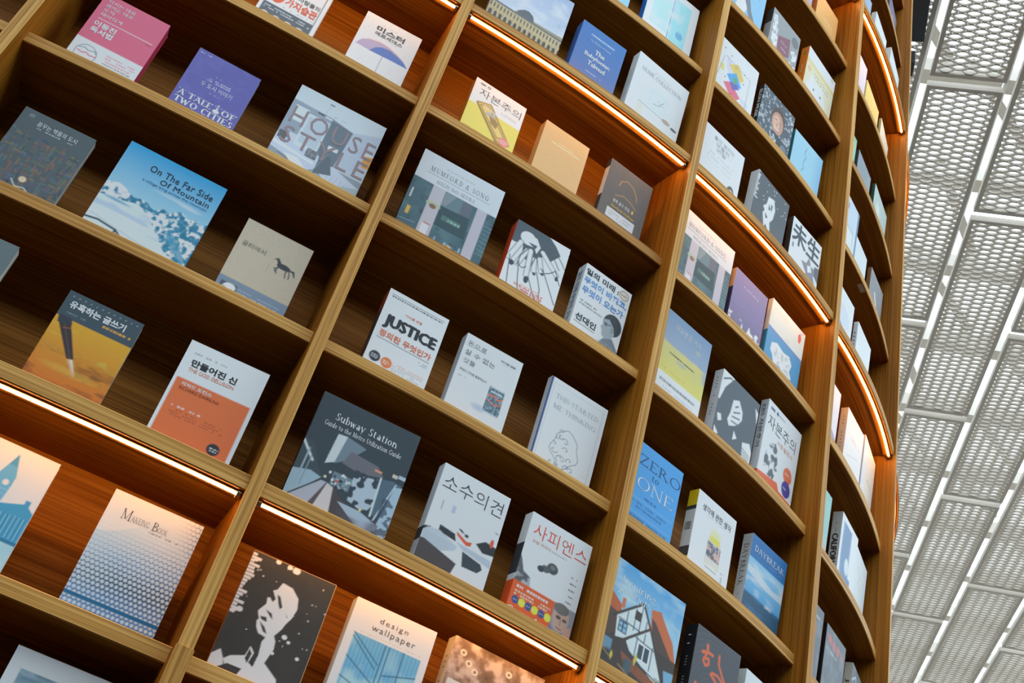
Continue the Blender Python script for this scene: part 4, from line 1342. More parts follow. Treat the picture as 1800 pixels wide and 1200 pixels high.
@art('justice', 'white book with big black capitals and red Korean subtitle, centre bay third shelf', spine_col='#7d6a58', spine_bands=((.0, .25, '#8d4a3e'), (.25, .8, '#4a4a4c')))
def _(c):
    c.fill('#e4e8ea')
    c.rect(.06, .055, .94, .06, '#4a5055'); c.dash(.07, .92, .072, .016, '#4d5358', 1, 2, .95)
    c.text('마이클 샌델', .36, .195, .63, .225, '#d9694a', .01)
    c.text('JUSTICE', .08, .285, .945, .46, '#23282c', .055)
    c.text('정의란 무엇인가', .08, .48, .93, .56, '#dd6a4c', .025)
    c.rect(.07, .578, .93, .587, '#5d6367')
    c.ell(.155, .795, .085, .058, '#2b333c'); c.ell(.345, .805, .085, .058, '#e2703f')
    for i in range(3):
        c.dash(.10, .21, .775 + i * .016, .009, '#c9ced2', .9, i); c.dash(.29, .40, .785 + i * .016, .009, '#f6d9c6', .9, i)
    c.dash(.44, .92, .77, .013, '#dd8a6c'); c.dash(.44, .92, .80, .010, '#8d959a'); c.dash(.44, .88, .825, .010, '#8d959a', seed=6); c.dash(.44, .9, .85, .010, '#8d959a', seed=2)
    c.dash(.78, .92, .62, .012, '#787e83'); c.dash(.82, .92, .645, .010, '#787e83')


@art('money', 'white book with thin Korean title and a printed drink can in its lower corner', spine_col='#b3bcc4')
def _(c):
    c.fill('#dfe5ea')
    c.text('돈으로', .055, .075, .38, .135, '#525a60', -.008)
    c.text('살 수 없는', .055, .18, .58, .245, '#525a60', -.008)
    c.text('것들', .07, .285, .27, .345, '#525a60', -.008)
    c.text('마이클 샌델', .645, .095, .90, .12, '#4d555b', .01); c.rect(.66, .135, .78, .139, '#8d959a')
    c.text('무엇이 가치를 결정하는가', .06, .415, .53, .445, '#5b6369', .005)
    c.dash(.07, .2, .50, .012, '#8d959a'); c.dash(.07, .17, .525, .010, '#a6adb2')
    c.ell(.53, .74, .16, .05, '#8fa3c6', .6, 1)
    can = [(.60, .44), (.86, .44), (.87, .72), (.85, .75), (.62, .75), (.60, .72)]
    c.poly(can, '#4d6878'); c.rect(.615, .425, .855, .45, '#b9c2c8'); c.ell(.735, .425, .12, .012, '#d5dbdf'); c.rect(.62, .735, .85, .76, '#c4cbd0')
    c.line([(.615, .55), (.70, .53), (.80, .56), (.85, .53)], .022, '#c9705a'); c.line([(.62, .60), (.75, .63), (.85, .60)], .018, '#c9705a')
    c.mix(c.inside(can) * (c.noise(40, 50, 7) > .55) * .5, '#9fb5c0'); c.rect(.64, .48, .83, .50, '#c4ccd0', .8)


@art('started', 'pale cream hardback with thin capitals and swirling ornament, navy edged spine', spine_col='#c9ced0', spine_bands=(), hard=True)
def _(c):
    c.fill('#d8dfdd')
    for a, b in (((.07, .06), (.93, .06)), ((.07, .94), (.93, .94)), ((.07, .06), (.07, .94)), ((.93, .06), (.93, .94))):
        c.line([a, b], .004, '#a4adab')
    c.rect(0, 0, .035, 1, '#24407c')
    c.text('THIS STARTED', .14, .15, .875, .20, '#8f9999', ('s', .75))
    c.text('ME THINKING', .14, .265, .875, .315, '#8f9999', ('s', .75))
    r = np.random.RandomState(8); k = '#7d8a90'
    for i in range(15):
        u, v = .3 + .4 * r.rand(), .50 + .36 * r.rand(); rr = .03 + .05 * r.rand(); t = np.linspace(0, 4.5, 14) + r.rand() * 6
        c.line([(u + rr * (1 - a / 14) * math.cos(x), v + .62 * rr * (1 - a / 14) * math.sin(x)) for a, x in enumerate(t)], .008, k)
    t = np.linspace(0, 6.283, 30)
    c.line([(.49 + (.22 + .03 * math.sin(5 * x)) * math.cos(x), .67 + (.19 + .02 * math.cos(4 * x)) * math.sin(x)) for x in t], .008, k)


@art('subway', 'large black book with a metro station photo above the lower light strip', spine_col='#2a3338')
def _(c):
    c.fill('#37434b'); c.mix((c.noise(6, 6, 2, 3) - .5) * .5, '#45525a')
    c.poly([(0, .42), (.1, .44), (.2, .60), (.28, .68), (.12, .92), (.0, .96)], '#3f4c53')
    c.poly([(0, .70), (.16, .66), (.27, .68), (.05, .92), (0, .95)], '#93aebd')
    c.line([(.0, .45), (.14, .58)], .018, '#c4d0d5'); c.line([(.08, .5), (.07, .82)], .012, '#8fa9bb'); c.line([(.12, .55), (.11, .8)], .008, '#7a94a6')
    c.poly([(0, .965), (.27, .70), (.33, .70), (.20, 1), (0, 1)], '#a9adb8'); c.line([(0, .95), (.28, .69)], .010, '#2e373e'); c.poly([(.2, 1), (.33, .70), (.345, .70), (.27, 1)], '#5a4f50')
    c.poly([(.27, 1), (.34, .70), (.42, .72), (.46, 1)], '#c9c2c0'); c.poly([(.40, .70), (.48, .76), (1, .95), (1, 1), (.46, 1)], '#4b4448')
    c.poly([(.48, .80), (.70, .80), (1, .88), (1, 1), (.85, 1)], '#9fb2c4'); c.mix((c.V > .8) * (c.U > .5) * (c.U < .9) * np.clip((c.noise(4, 10, 3) - .45) * 3, 0, .7), '#57525a')
    c.poly([(.27, .29), (.36, .28), (.33, .52), (.25, .56)], '#c5cbcd'); c.poly([(.36, .28), (.56, .31), (.44, .46), (.33, .53)], '#6d7f8c')
    c.poly([(.44, .38), (.72, .40), (.80, .47), (.58, .52), (.40, .50)], '#6a6a72')
    c.rect(.36, .59, .56, .70, '#6e808c')
    r = np.random.RandomState(7)
    for i in range(34):
        u, v = .36 + .2 * r.rand(), .58 + .12 * r.rand(); c.rect(u, v, u + .02, v + .018, ['#c9d5db', '#22303a', '#8fa3b0'][i % 3])
    c.poly([(.54, .55), (.76, .50), (.80, .70), (.74, .80), (.56, .76)], '#a9bac8'); c.mix((c.U > .54) * (c.U < .8) * (c.V > .5) * (c.V < .8) * (c.noise(16, 20, 5) > .55), '#34414b')
    c.poly([(.80, .48), (.90, .46), (.98, .47), (.86, .80), (.79, .78)], '#4f6678'); c.line([(.78, .48), (.80, .80)], .014, '#c2d2dc'); c.line([(.93, .48), (.84, .82)], .010, '#b4c8d6')
    c.poly([(.93, .5), (1, .48), (1, .9), (.88, .84)], '#9db6c8'); c.mix((c.U > .86) * (c.V > .62) * (c.noise(22, 26, 9) > .5) * .8, '#37485a')
    for (u, v, q) in ((.30, .66, '#c9d5b0'), (.37, .66, '#d5e6f0'), (.41, .655, '#c0432f'), (.70, .79, '#d9c67a'), (.33, .61, '#e8f0f4')):
        c.ell(u, v, .012, .012, q)
    c.rect(.70, .425, .77, .445, '#c98a72'); c.rect(.87, .40, .92, .43, '#c7beb0'); c.rect(.93, .39, 1, .42, '#a9bccb')
    c.text('Subway Station', .19, .125, .815, .21, '#dfe6e8', ('s', 1.25))
    c.text('Guide to the Metro Utilization Guide', .11, .218, .885, .262, '#d3dcdf', ('s', 1.25))
    c.dash(.42, .5, .955, .008, '#d5d5d5', 1, 1, 1)


@art('minor', 'white book with thin Korean title above grey angular rooftops and an orange car', spine_col='#b9c1c9', spine_bands=((.62, .74, '#33383e'), (.74, .9, '#a9b2ba')))
def _(c):
    c.fill('#dfe4e8')
    c.text('소수의견', .06, .085, .94, .23, '#3d444a', -.012)
    c.dash(.1, .11, .2, .3, '#8b9398', .5)
    c.rect(.28, .33, .33, .40, '#aab4cc', .9); c.dash(.13, .15, .33, .09, '#878f95', .6)
    k, d, g = '#2f3439', '#4a4546', '#9aa5b2'
    c.poly([(.20, .545), (.42, .56), (.46, .62), (.2, .605)], k); c.poly([(.0, .62), (.1, .60), (.0, .68)], k)
    c.poly([(.06, .615), (.22, .595), (.50, .66), (.46, .72), (.30, .76), (.0, .72), (0, .66)], '#b4bfca')
    for i in range(6):
        c.line([(.02, .655 + i * .013), (.4, .67 + i * .018)], .004, '#8d98a4', .8)
    c.poly([(0, .73), (.06, .725), (.55, .80), (.55, .94), (0, .90)], d); c.poly([(0, .9), (.55, .94), (.5, 1), (0, 1)], d)
    c.poly([(.3, .76), (.58, .67), (.63, .80), (.55, .80)], '#dfe5ea'); c.poly([(.58, .67), (.86, .70), (.9, .74), (.83, .80), (.63, .80)], '#3a424a'); c.poly([(.46, .62), (.98, .63), (1, .70), (.58, .66)], '#aeb9c6')
    c.poly([(.72, .55), (.84, .49), (1, .50), (1, .58), (.84, .60)], k); c.poly([(.60, .56), (.72, .55), (.86, .62), (.80, .62)], '#d5dbe0'); c.poly([(.55, .8), (1, .78), (1, .96), (.5, .96)], '#d3dbe2')
    c.poly([(.5, .97), (1, .90), (1, 1), (.5, 1)], '#d9603a')
    c.poly([(.42, .49), (.52, .485), (.66, .53), (.67, .575), (.60, .59), (.44, .53)], '#e6e9ea'); c.poly([(.43, .53), (.60, .575), (.67, .56), (.66, .60), (.60, .61), (.45, .56)], '#d2563a'); c.poly([(.44, .50), (.48, .495), (.55, .52), (.5, .52)], k); c.rect(.55, .515, .60, .54, k)
    c.ell(.925, .48, .025, .04, '#d2563a'); c.line([(.93, .37), (.97, .375)], .008, '#555b60')


@art('sapiens', 'white book with slim red Korean title and orange sleeve of coloured seals', spine_col='#cfd3da', back_col='#d9dde2', spine_bands=((.30, .60, '#3a3d42'), (.66, 1., '#d9512a')))
def _(c):
    c.fill('#e2e6ea')
    c.text('사피엔스', .08, .075, .96, .215, '#d8503a', -.010)
    c.text('유발 하라리', .10, .235, .40, .265, '#e08a70', .0); c.dash(.42, .66, .25, .012, '#8f959a')
    n = c.noise(14, 20, 5, 3)
    c.poly([(0, .42), (.03, .45), (.10, .55), (.22, .58), (.26, .68), (.0, .68)], '#54595c'); c.mix(((c.U < .26) & (c.V > .44) & (c.V < .68)) * np.clip((n - .5) * 5, 0, .9) * c.inside([(0, .42), (.10, .55), (.22, .58), (.26, .68), (0, .68)]), '#a9adb0')
    c.ell(.50, .40, .085, .05, '#4a4e50'); c.ell(.40, .435, .07, .032, '#55595b'); c.ell(.33, .455, .05, .028, '#3c4042'); c.ell(.5, .39, .04, .02, '#6f7476')
    for i in range(5):
        c.dash(.80, .90, .37 + i * .058, .014, '#4d5257', .9, i)
    c.rect(0, .66, .66, 1, '#de5a2c')
    c.dash(.07, .56, .69, .022, '#f8e3d8', .95, 1, .95); c.dash(.06, .62, .74, .014, '#f3cdbc', .9, 2); c.dash(.06, .58, .768, .014, '#f3cdbc', .9, 5)
    for i in range(6):
        c.ell(.10 + i * .102, .825, .052, .036, '#3b4d84' if i % 2 == 0 else '#e0cf3e'); c.dash(.07 + i * .102, .13 + i * .102, .82, .010, '#c9d0da', .6)
    c.text('S', .02, .89, .10, .97, '#f3cdbc', -.01); c.ell(.46, .90, .016, .012, '#f8e3d8')
    c.rect(.66, .655, 1, 1, '#8b9099'); c.ell(.80, .77, .125, .125, '#b49a8d'); c.ell(.78, .69, .12, .05, '#6f6a68'); c.ell(.76, .77, .04, .016, '#5a4a45'); c.ell(.86, .775, .035, .014, '#5a4a45')
    c.line([(.80, .78), (.81, .83)], .012, '#96786b'); c.line([(.76, .86), (.84, .865)], .014, '#8d6a60'); c.poly([(.66, .86), (.72, .90), (.78, 1), (.66, 1)], '#4a6cae'); c.poly([(.72, .90), (.86, .90), (.88, 1), (.78, 1)], '#33353c'); c.poly([(.88, .84), (.98, .80), (1, .9), (.92, .98), (.88, .94)], '#b9978a'); c.rect(.88, .95, 1, 1, '#5277b8')


@art('bwface', 'black book with a splattered white profile of a face, on the lower lit shelf', spine_col='#d8c8b4', back_col='#b89a78', hard=False)
def _(c):
    c.fill('#3a3936'); c.mix((c.noise(5, 7, 5, 3) - .45) * .7, '#4a4640')
    w = '#e4e0dc'
    c.poly([(.43, .16), (.55, .17), (.65, .23), (.68, .31), (.66, .39), (.62, .45), (.60, .50), (.55, .565), (.585, .60), (.60, .66), (.585, .70), (.56, .78), (.74, .86), (.80, 1), (.30, 1), (.36, .88), (.20, .88), (.08, .95), (0, .99), (0, .86), (.08, .80), (.14, .86), (.2, .82), (.34, .78), (.36, .70), (.42, .74), (.40, .82), (.46, .84), (.47, .74), (.45, .64), (.47, .60), (.38, .59), (.335, .55), (.315, .505), (.33, .485), (.30, .45), (.29, .43), (.345, .36), (.33, .31), (.36, .305), (.40, .33), (.42, .30), (.36, .245), (.40, .225)], w)
    for p in ([(.42, .26), (.46, .27), (.52, .34), (.50, .36), (.47, .33)], [(.36, .40), (.44, .415), (.47, .455), (.43, .44)], [(.33, .465), (.40, .455), (.42, .49), (.36, .485)], [(.345, .50), (.42, .53), (.47, .575), (.42, .565)], [(.58, .375), (.62, .40), (.60, .395)], [(.36, .72), (.40, .75), (.39, .83), (.35, .80)], [(.14, .86), (.24, .96), (.20, .96)]):
        c.poly(p, '#3a3936')
    r = np.random.RandomState(5)
    for i in range(18):
        v = .02 + i * .028; c.rect(0, v, .03 + .10 * r.rand(), v + .024, w)
    for i in range(26):
        c.ell(.1 + .9 * r.rand(), .02 + .6 * r.rand(), .004 + .006 * r.rand(), .003 + .004 * r.rand(), w)
    for (u, v, q) in ((.30, .02, .03), (.44, .025, .03), (.52, .03, .045), (.05, .49, .03), (.10, .475, .035), (.66, .545, .03), (.72, .57, .02), (.60, .69, .02), (.87, .66, .022), (.06, .07, .03)):
        c.ell(u, v, q, q * .6, w)
    c.line([(.995, 0), (.995, 1)], .008, '#c9a678'); c.line([(0, .004), (1, .004)], .006, '#c9a678')


@art('wallpaper', 'cream book with blue glass facade picture, bottom centre on the lit shelf', spine_col='#dfd2c6', back_col='#e6dcd2')
def _(c):
    c.fill('#e8e2da')
    c.text('design', .33, .085, .68, .14, '#5a544e', -.006, 1.25); c.text('wallpaper', .265, .155, .80, .22, '#5a544e', -.006, 1.2)
    c.dash(.16, .36, .245, .006, '#b4aca4', .8); c.dash(.4, .9, .243, .006, '#b4aca4', .8, 2)
    c.rect(.10, .27, .91, .97, '#5a9fcc'); m = (c.U > .1) & (c.U < .91) & (c.V > .27) & (c.V < .97)
    c.mix(m * ((c.U * 22) % 1 < .5) * .25, '#8fc4e4'); c.mix(m * np.clip((c.noise(5, 6, 3) - .45) * 2.5, 0, .7), '#a9d2ea')
    for a, b in (((.10, .30), (.44, .48)), ((.10, .27), (.46, .44)), ((.10, .46), (.48, .60)), ((.1, .62), (.5, .7)), ((.48, .28), (.48, .97)), ((.53, .28), (.53, .97)), ((.70, .27), (.72, .97)), ((.55, .5), (.91, .42)), ((.55, .66), (.91, .64))):
        c.line([a, b], .010, '#2f5f86', .9)


@art('brown', 'sepia book of crumpled figures beside the cream facade book, cut by the bottom edge', spine_col='#d8c4ae', back_col='#d8c4ae')
def _(c):
    c.fill('#7a6553'); n = c.noise(9, 11, 6, 4); c.mix(np.clip((n - .48) * 4, 0, .9), '#c2b1a6'); c.mix(np.clip((.45 - n) * 4, 0, .8), '#54422f')
    for (u, v) in ((.12, .10), (.2, .16), (.28, .2), (.62, .1), (.78, .14), (.85, .18)):
        c.ell(u, v, .035, .025, '#dcc9be'); c.ell(u, v, .015, .012, '#7a6553')
    c.rect(.04, .32, .44, .9, '#c9c9c6'); c.mix((c.U > .04) * (c.U < .44) * (c.V > .45) * (c.V < .9) * np.clip((c.noise(6, 8, 2) - .5) * 4, 0, .9), '#6a6c74')
    c.spine('... .......', .15, .62, .4, .6, '#6b5a48', ('s', 1.), 1.3)


# ---- bay C-D
FARC = dict(cell=.0024)


@art('tan', 'tan book with faint pale title beside the top right light strip', spine_col='#a0642c', **FARC)
def _(c):
    c.fill('#c99b58'); c.mix((c.noise(20, 28, 3) - .5) * .4, '#d8ae6c')
    c.dash(.3, .8, .42, .02, '#e6cd9c'); c.dash(.3, .75, .64, .05, '#e6cfa0', .8, 3)


@art('lilac', 'lilac book partly cut by the top edge, left of the tan book', spine_col='#8d95b8', **FARC)
def _(c):
    c.fill('#a3abc9'); c.rect(.7, 0, 1, 1, '#8d6a8a', .5)


@art('shark', 'sky blue book with a leaping grey animal, cut off by the top edge', spine_col='#4f8fc4', **FARC)
def _(c):
    c.fill('#7db3e2'); c.poly([(.1, .55), (.35, .45), (.5, .6), (.42, .78), (.2, .76)], '#dfe6ea'); c.poly([(.3, .45), (.5, .42), (.62, .62), (.86, .82), (.6, .78), (.45, .6)], '#6d7684')
    c.ell(.25, .72, .12, .05, '#eef2f4'); c.dash(.6, .8, .3, .02, '#2f5a88')


@art('photo', 'grey photo book with a maroon square and white figures', spine_col='#33302e', spine_bands=((.3, .75, '#9a9694'),), **FARC)
def _(c):
    c.fill('#8f9294'); c.mix((c.noise(5, 6, 3) - .5) * .6, '#a3a6a8')
    c.poly([(.28, .42), (.68, .24), (.72, .60), (.34, .80)], '#7a5262'); c.dash(.36, .66, .45, .02, '#c9b4bc'); c.dash(.38, .66, .56, .02, '#c9b4bc', seed=3)
    n = c.noise(14, 18, 6, 3)
    c.mix(c.inside([(.05, .12), (.16, .08), (.28, .4), (.3, .8), (.1, .8)]) * np.clip((n - .3) * 4, 0, 1), '#d9dcde'); c.mix(c.inside([(.76, .42), (.96, .3), (1, .95), (.76, .95)]) * np.clip((n - .35) * 4, 0, 1), '#dfe2e4')
    c.ell(.84, .2, .12, .10, '#6d7070'); c.ell(.12, .16, .06, .05, '#c4c7c9')


@art('rabbit', 'cream book with a white round animal face and orange spine', spine_col='#c9701f', **FARC)
def _(c):
    c.fill('#d6cdb2'); c.rect(0, 0, 1, .2, '#dfe3e4'); c.rect(0, .2, 1, .27, '#d3c28e')
    c.ell(.45, .66, .34, .22, '#dfe2e6'); c.ell(.28, .5, .09, .12, '#dfe2e6'); c.ell(.6, .52, .09, .12, '#dfe2e6')
    c.ell(.36, .60, .022, .018, '#333333'); c.ell(.60, .58, .022, .018, '#333333'); c.dash(.3, .85, .33, .012, '#6b6350', 1); c.dash(.3, .85, .385, .012, '#6b6350', 1, 4)
    c.ell(.12, .36, .06, .05, '#d9b48a'); c.ell(.88, .05, .05, .03, '#b9c4b4')
    c.spine('.... .. ....', .35, .85, .4, .6, '#efd9ae', ('s', 1.)); c.spine('.', .08, .15, .35, .65, '#5f7a3a', ('s', 1.))


@art('geometric', 'white square book with overlapping blue, pink and yellow shapes', spine_col='#dfe3e5', **FARC)
def _(c):
    c.fill('#e3e7ea')
    c.poly([(.36, .22), (.46, .24), (.56, .42), (.5, .5), (.40, .42)], '#c3c5dc'); c.poly([(.42, .33), (.60, .20), (.75, .36), (.70, .44), (.55, .40)], '#e0b45e'); c.poly([(.26, .42), (.34, .40), (.36, .50), (.30, .52)], '#e8c07a')
    c.poly([(.42, .50), (.59, .36), (.73, .51), (.57, .63)], '#4a98d6'); c.poly([(.39, .66), (.52, .56), (.74, .68), (.62, .83)], '#e2657c'); c.poly([(.50, .58), (.62, .50), (.70, .56), (.58, .66)], '#5d5fae'); c.poly([(.55, .48), (.6, .42), (.64, .5), (.58, .56)], '#5a9a6a')
    c.poly([(.74, .64), (.9, .66), (.9, .86), (.8, .86)], '#c5c8dc'); c.line([(.34, .24), (.86, .27), (.86, .74)], .005, '#6b7075'); c.line([(.32, .26), (.26, .62)], .005, '#6b7075')
    for (u, v) in ((.3, .14), (.44, .17), (.56, .29), (.74, .26), (.4, .57), (.75, .42), (.56, .74), (.62, .80)):
        c.ell(u, v, .012, .010, '#454a50')


@art('elon', 'dark navy book with a smiling round faced portrait amid chalk scribbles', spine_col='#23272c', **FARC)
def _(c):
    c.fill('#45525e'); n = c.noise(26, 34, 4, 2); c.mix(np.clip((n - .62) * 9, 0, .75), '#b4bcc4')
    c.rect(.4, .6, .8, .95, '#39434c'); c.ell(.55, .35, .20, .22, '#4a3c34'); c.ell(.55, .40, .175, .185, '#b08a78'); c.ell(.52, .40, .10, .12, '#c9a592'); c.line([(.55, .38), (.54, .45)], .014, '#94705f'); c.line([(.46, .36), (.52, .35)], .014, '#6b4a40'); c.line([(.6, .36), (.66, .37)], .014, '#6b4a40'); c.line([(.48, .49), (.56, .51), (.63, .48)], .014, '#f0e2d8')
    c.poly([(.36, .62), (.5, .57), (.64, .58), (.8, .68), (.8, 1), (.3, 1)], '#333b44'); c.ell(.82, .72, .09, .08, '#66737f'); c.rect(.04, .74, .22, .92, '#4a5aa0', .8)
    for i in range(5):
        r = np.random.RandomState(i); t = np.linspace(0, 6, 12); u, v = .1 + .8 * r.rand(), .1 + .8 * r.rand()
        if .35 < u < .75 and v < .6: u = .9
        c.line([(u + .05 * math.cos(x), v + .05 * math.sin(x * 1.3)) for x in t], .012, '#c2cad0')
    c.spine('ELON MUSK', .08, .62, .2, .8, '#d5d3ce', .03)


@art('lightblue', 'plain light blue book with teal spine, right of the portrait book', spine_col='#2f7488', **FARC)
def _(c):
    c.fill('#8dbfe0'); c.mix(np.clip((c.U - .7) * 1.6, 0, .6), '#5a9bd6')
    c.line([(.45, .12), (.40, .24), (.46, .30), (.40, .42), (.44, .52), (.38, .6)], .014, '#4d6f8d', .7)


@art('whitetext', 'white book with small handwritten Korean title and tiny face beside the third upright', spine_col='#d5dadd', **FARC)
def _(c):
    c.fill('#dde2e5')
    for i, (t, u0, u1) in enumerate((('좋아 보이는', .30, .78), ('것들의', .36, .66), ('비밀', .40, .60))):
        c.text(t, u0, .09 + i * .085, u1, .16 + i * .085, '#868d93', -.008)
    c.dash(.26, .8, .40, .014, '#9aa1a6', .8); c.dash(.24, .8, .47, .014, '#9aa1a6', .8, 3); c.dash(.24, .8, .55, .012, '#b4babd', .8, 6)
    c.ell(.83, .78, .085, .12, '#55504e'); c.ell(.84, .80, .06, .09, '#d2b4a6')


def bwdark(c):
    w = '#d9dee2'
    c.fill('#4b545c'); c.mix((c.noise(5, 6, 3) - .5) * .5, '#5f5a55')
    c.poly([(.40, .24), (.56, .20), (.64, .34), (.62, .50), (.55, .60), (.60, .74), (.80, .84), (.85, 1), (.2, 1), (.3, .82), (.42, .76), (.36, .64), (.32, .56), (.36, .50), (.30, .46), (.38, .38)], w)
    for p in ([(.44, .34), (.52, .40), (.46, .44)], [(.38, .52), (.48, .56), (.42, .6)], [(.44, .68), (.52, .72), (.42, .84)], [(.5, .3), (.56, .32), (.54, .44)]):
        c.poly(p, '#4b545c')
    r = np.random.RandomState(2)
    for i in range(16):
        v = .0 + i * .03; c.rect(0, v, .02 + .12 * r.rand(), v + .018, w)
    for i in range(14):
        c.ell(.15 + .85 * r.rand(), .02 + .5 * r.rand(), .012, .008, w)


art('bwdark', 'dark grey book with white splattered face, left of the star comic', spine_col='#c3c6c8', **FARC)(bwdark)


@art('misaeng', 'white comic book with thick dark Chinese characters and a grey star figure', spine_col='#3a302a', **FARC)
def _(c):
    c.fill('#dde0e3')
    c.text('未生', .03, .03, .97, .40, '#3c4650', .02)
    c.poly([(.42, .55), (.58, .52), (.66, .38), (.74, .50), (.92, .48), (.84, .62), (.96, .80), (.74, .74), (.52, .86), (.60, .68)], '#837f8a'); c.poly([(.62, .54), (.72, .5), (.78, .58), (.66, .64)], '#d5d8da'); c.poly([(.84, .44), (1, .40), (1, .66), (.86, .60)], '#59626c')
    c.rect(.08, .42, .13, .5, '#777d84')


art('mumford2', 'square shopfront photo book with grey title panel, half hidden by an upright', spine_col='#33454d', **FARC)(mumford)


@art('purple', 'purple book with white ornament at its foot, middle of the right lit shelf', spine_col='#2c3158', spine_bands=((.0, .3, '#c99a72'),), **FARC)
def _(c):
    c.fill('#77709e'); c.mix(np.clip((c.V - .45) * 1.6, 0, .8), '#565a72')
    c.dash(.25, .75, .17, .016, '#b4b0cc'); c.line([(.05, .45), (.4, .38), (.8, .44), (1, .40)], .005, '#5d5886'); c.line([(.05, .56), (.5, .48), (1, .52)], .005, '#5d5886')
    n = c.noise(14, 20, 3, 2); c.mix((c.V > .66) * np.clip((n - .5) * 9, 0, 1), '#e3e5e8')


@art('island', 'book with cream upper half and blue lower half showing a white island map', spine_col='#d5c9bc', spine_bands=((.45, 1., '#2a7ba2'),), **FARC)
def _(c):
    c.fill('#e9d9cd'); c.rect(0, .40, 1, 1, '#4289bb'); c.grad(.38, .46, '#5d7fb8', '#4289bb')
    c.poly([(.16, .56), (.30, .50), (.5, .53), (.66, .50), (.76, .58), (.72, .68), (.80, .76), (.62, .80), (.45, .76), (.28, .78), (.22, .70), (.15, .66)], '#dfe3e6'); c.mix(c.inside([(.2, .56), (.7, .54), (.72, .76), (.25, .76)]) * (c.noise(26, 26, 4) > .62) * .6, '#9fa9ae')
    c.poly([(.80, .10), (.86, .06), (.90, .12), (.87, .2), (.82, .19)], '#c9563c'); c.line([(.86, .05), (.93, .03)], .008, '#c9563c')
    c.dash(.10, .5, .09, .02, '#d9bfae'); c.dash(.5, .6, .33, .012, '#b49a8c')


@art('sunsetblue', 'book fading from blue to yellow above a white band, behind the third upright', spine_col='#6f87a8', **FARC)
def _(c):
    c.grad(-.01, .45, '#6f8fb2', '#8f9fb4'); c.grad(.36, .74, '#b9b87a', '#cfc45c'); c.mix(np.clip((c.noise(4, 5, 3) - .45) * 3, 0, .8) * (c.V < .42) * (c.V > .2), '#c2bd72')
    c.mix(np.clip((.5 - c.noise(4, 5, 8)) * 4, 0, .8) * (c.V > .36) * (c.V < .5), '#8a9bb5')
    c.rect(0, .685, 1, 1, '#dde3ea')
    c.text('미움받을 용기', .22, .10, .78, .165, '#d3dbe4', -.004)
    c.dash(.2, .74, .435, .018, '#3f463a', 1, 1, .95); c.dash(.1, .6, .63, .008, '#9a9a52', .8)
    c.dash(.12, .88, .75, .026, '#4d5660', .9, 2, .95); c.dash(.2, .85, .82, .014, '#9fb0cc', .9); c.dash(.25, .8, .86, .014, '#9fb0cc', .9, 4)


@art('bwhand', 'black and white ink book with a hand before a face and grey spine', spine_col='#c9cdd0', **FARC)
def _(c):
    k, w = '#49555f', '#dfe3e6'
    c.fill(k); c.poly([(0, 0), (.3, 0), (.12, .2), (.04, .4), (0, .4)], w); c.line([(.05, .12), (.2, .04), (.34, .06)], .02, k)
    c.poly([(.36, .26), (.5, .2), (.62, .3), (.64, .40), (.56, .50), (.46, .56), (.36, .60), (.30, .54), (.34, .44)], w)
    for p in ([(.42, .40), (.56, .34)], [(.4, .46), (.58, .42)], [(.4, .52), (.56, .5)], [(.44, .32), (.5, .28)]):
        c.line(p, .018, k)
    c.poly([(.74, .64), (.92, .58), (1, .68), (1, 1), (.7, 1), (.78, .84)], w)
    for i in range(9):
        c.line([(.74, .70 + i * .035), (.96, .74 + i * .035)], .012, k)
    for p in ([(.05, .58), (.14, .55), (.18, .62), (.1, .66)], [(.04, .74), (.16, .80), (.06, .86)], [(.9, .1), (1, .14), (1, .3)], [(.5, .6), (.6, .66), (.5, .72)]):
        c.poly(p, w)
    c.spine('.... . ....', .1, .62, .4, .6, '#7a8288', ('s', 1.))


@art('manual', 'white book with ink tower drawing and orange sleeve with two round seals', spine_col='#c9cfd4', spine_bands=((.80, 1., '#d9512a'),), **FARC)
def _(c):
    c.fill('#e3e7ea')
    c.text('EBS', .08, .055, .2, .085, '#4d6b8a', .03); c.ell(.28, .07, .035, .022, '#3d5f86'); c.dash(.34, .5, .06, .02, '#7b8a98')
    c.text('자본주의', .06, .145, .88, .29, '#3a4046', -.010); c.text('사용설명서', .38, .32, .84, .375, '#d98a6c', -.005)
    n = c.noise(16, 22, 5, 2); m = c.inside([(.22, .42), (.36, .38), (.44, .44), (.5, .62), (.42, .76), (.16, .76), (.12, .6)])
    c.mix(m * np.clip((n - .42) * 6, 0, 1), '#55606a')
    c.poly([(0, .80), (.55, .74), (.62, .80), (1, .82), (1, 1), (0, 1)], '#dc5a30'); c.dash(.12, .62, .84, .035, '#f0d2c4', .8, 2, .95)
    c.ell(.79, .57, .12, .085, '#dc6a48'); c.ell(.80, .715, .12, .085, '#453a8c'); c.dash(.72, .88, .55, .014, '#f3d9cc', .9); c.dash(.72, .88, .71, .014, '#d5d0ea', .9)
    c.spine('EBS 자본주의', .06, .55, .25, .75, '#5a5f64', .01)


@art('zero', 'bright blue book with large serif words in navy and white', spine_col='#1f5f9c', **FARC)
def _(c):
    c.fill('#3f93dc')
    c.text('ZERO', .13, .13, .985, .245, '#18395f', ('s', .7)); c.text('to', .42, .285, .56, .345, '#18395f', ('s', .9)); c.text('ONE', .17, .38, .90, .515, '#e6edf4', ('s', .7))
    c.text('제로 투 원', .36, .575, .60, .605, '#1f5590', .0); c.line([(.04, .63), (.96, .63)], .003, '#8fc0ea'); c.line([(.04, .79), (.96, .79)], .003, '#8fc0ea')
    c.dash(.16, .84, .665, .024, '#1f5590', .9, 1, .9); c.dash(.24, .76, .712, .024, '#1f5590', .9, 2, .9); c.dash(.04, .96, .825, .04, '#1d4f86', .9, 3, .9)


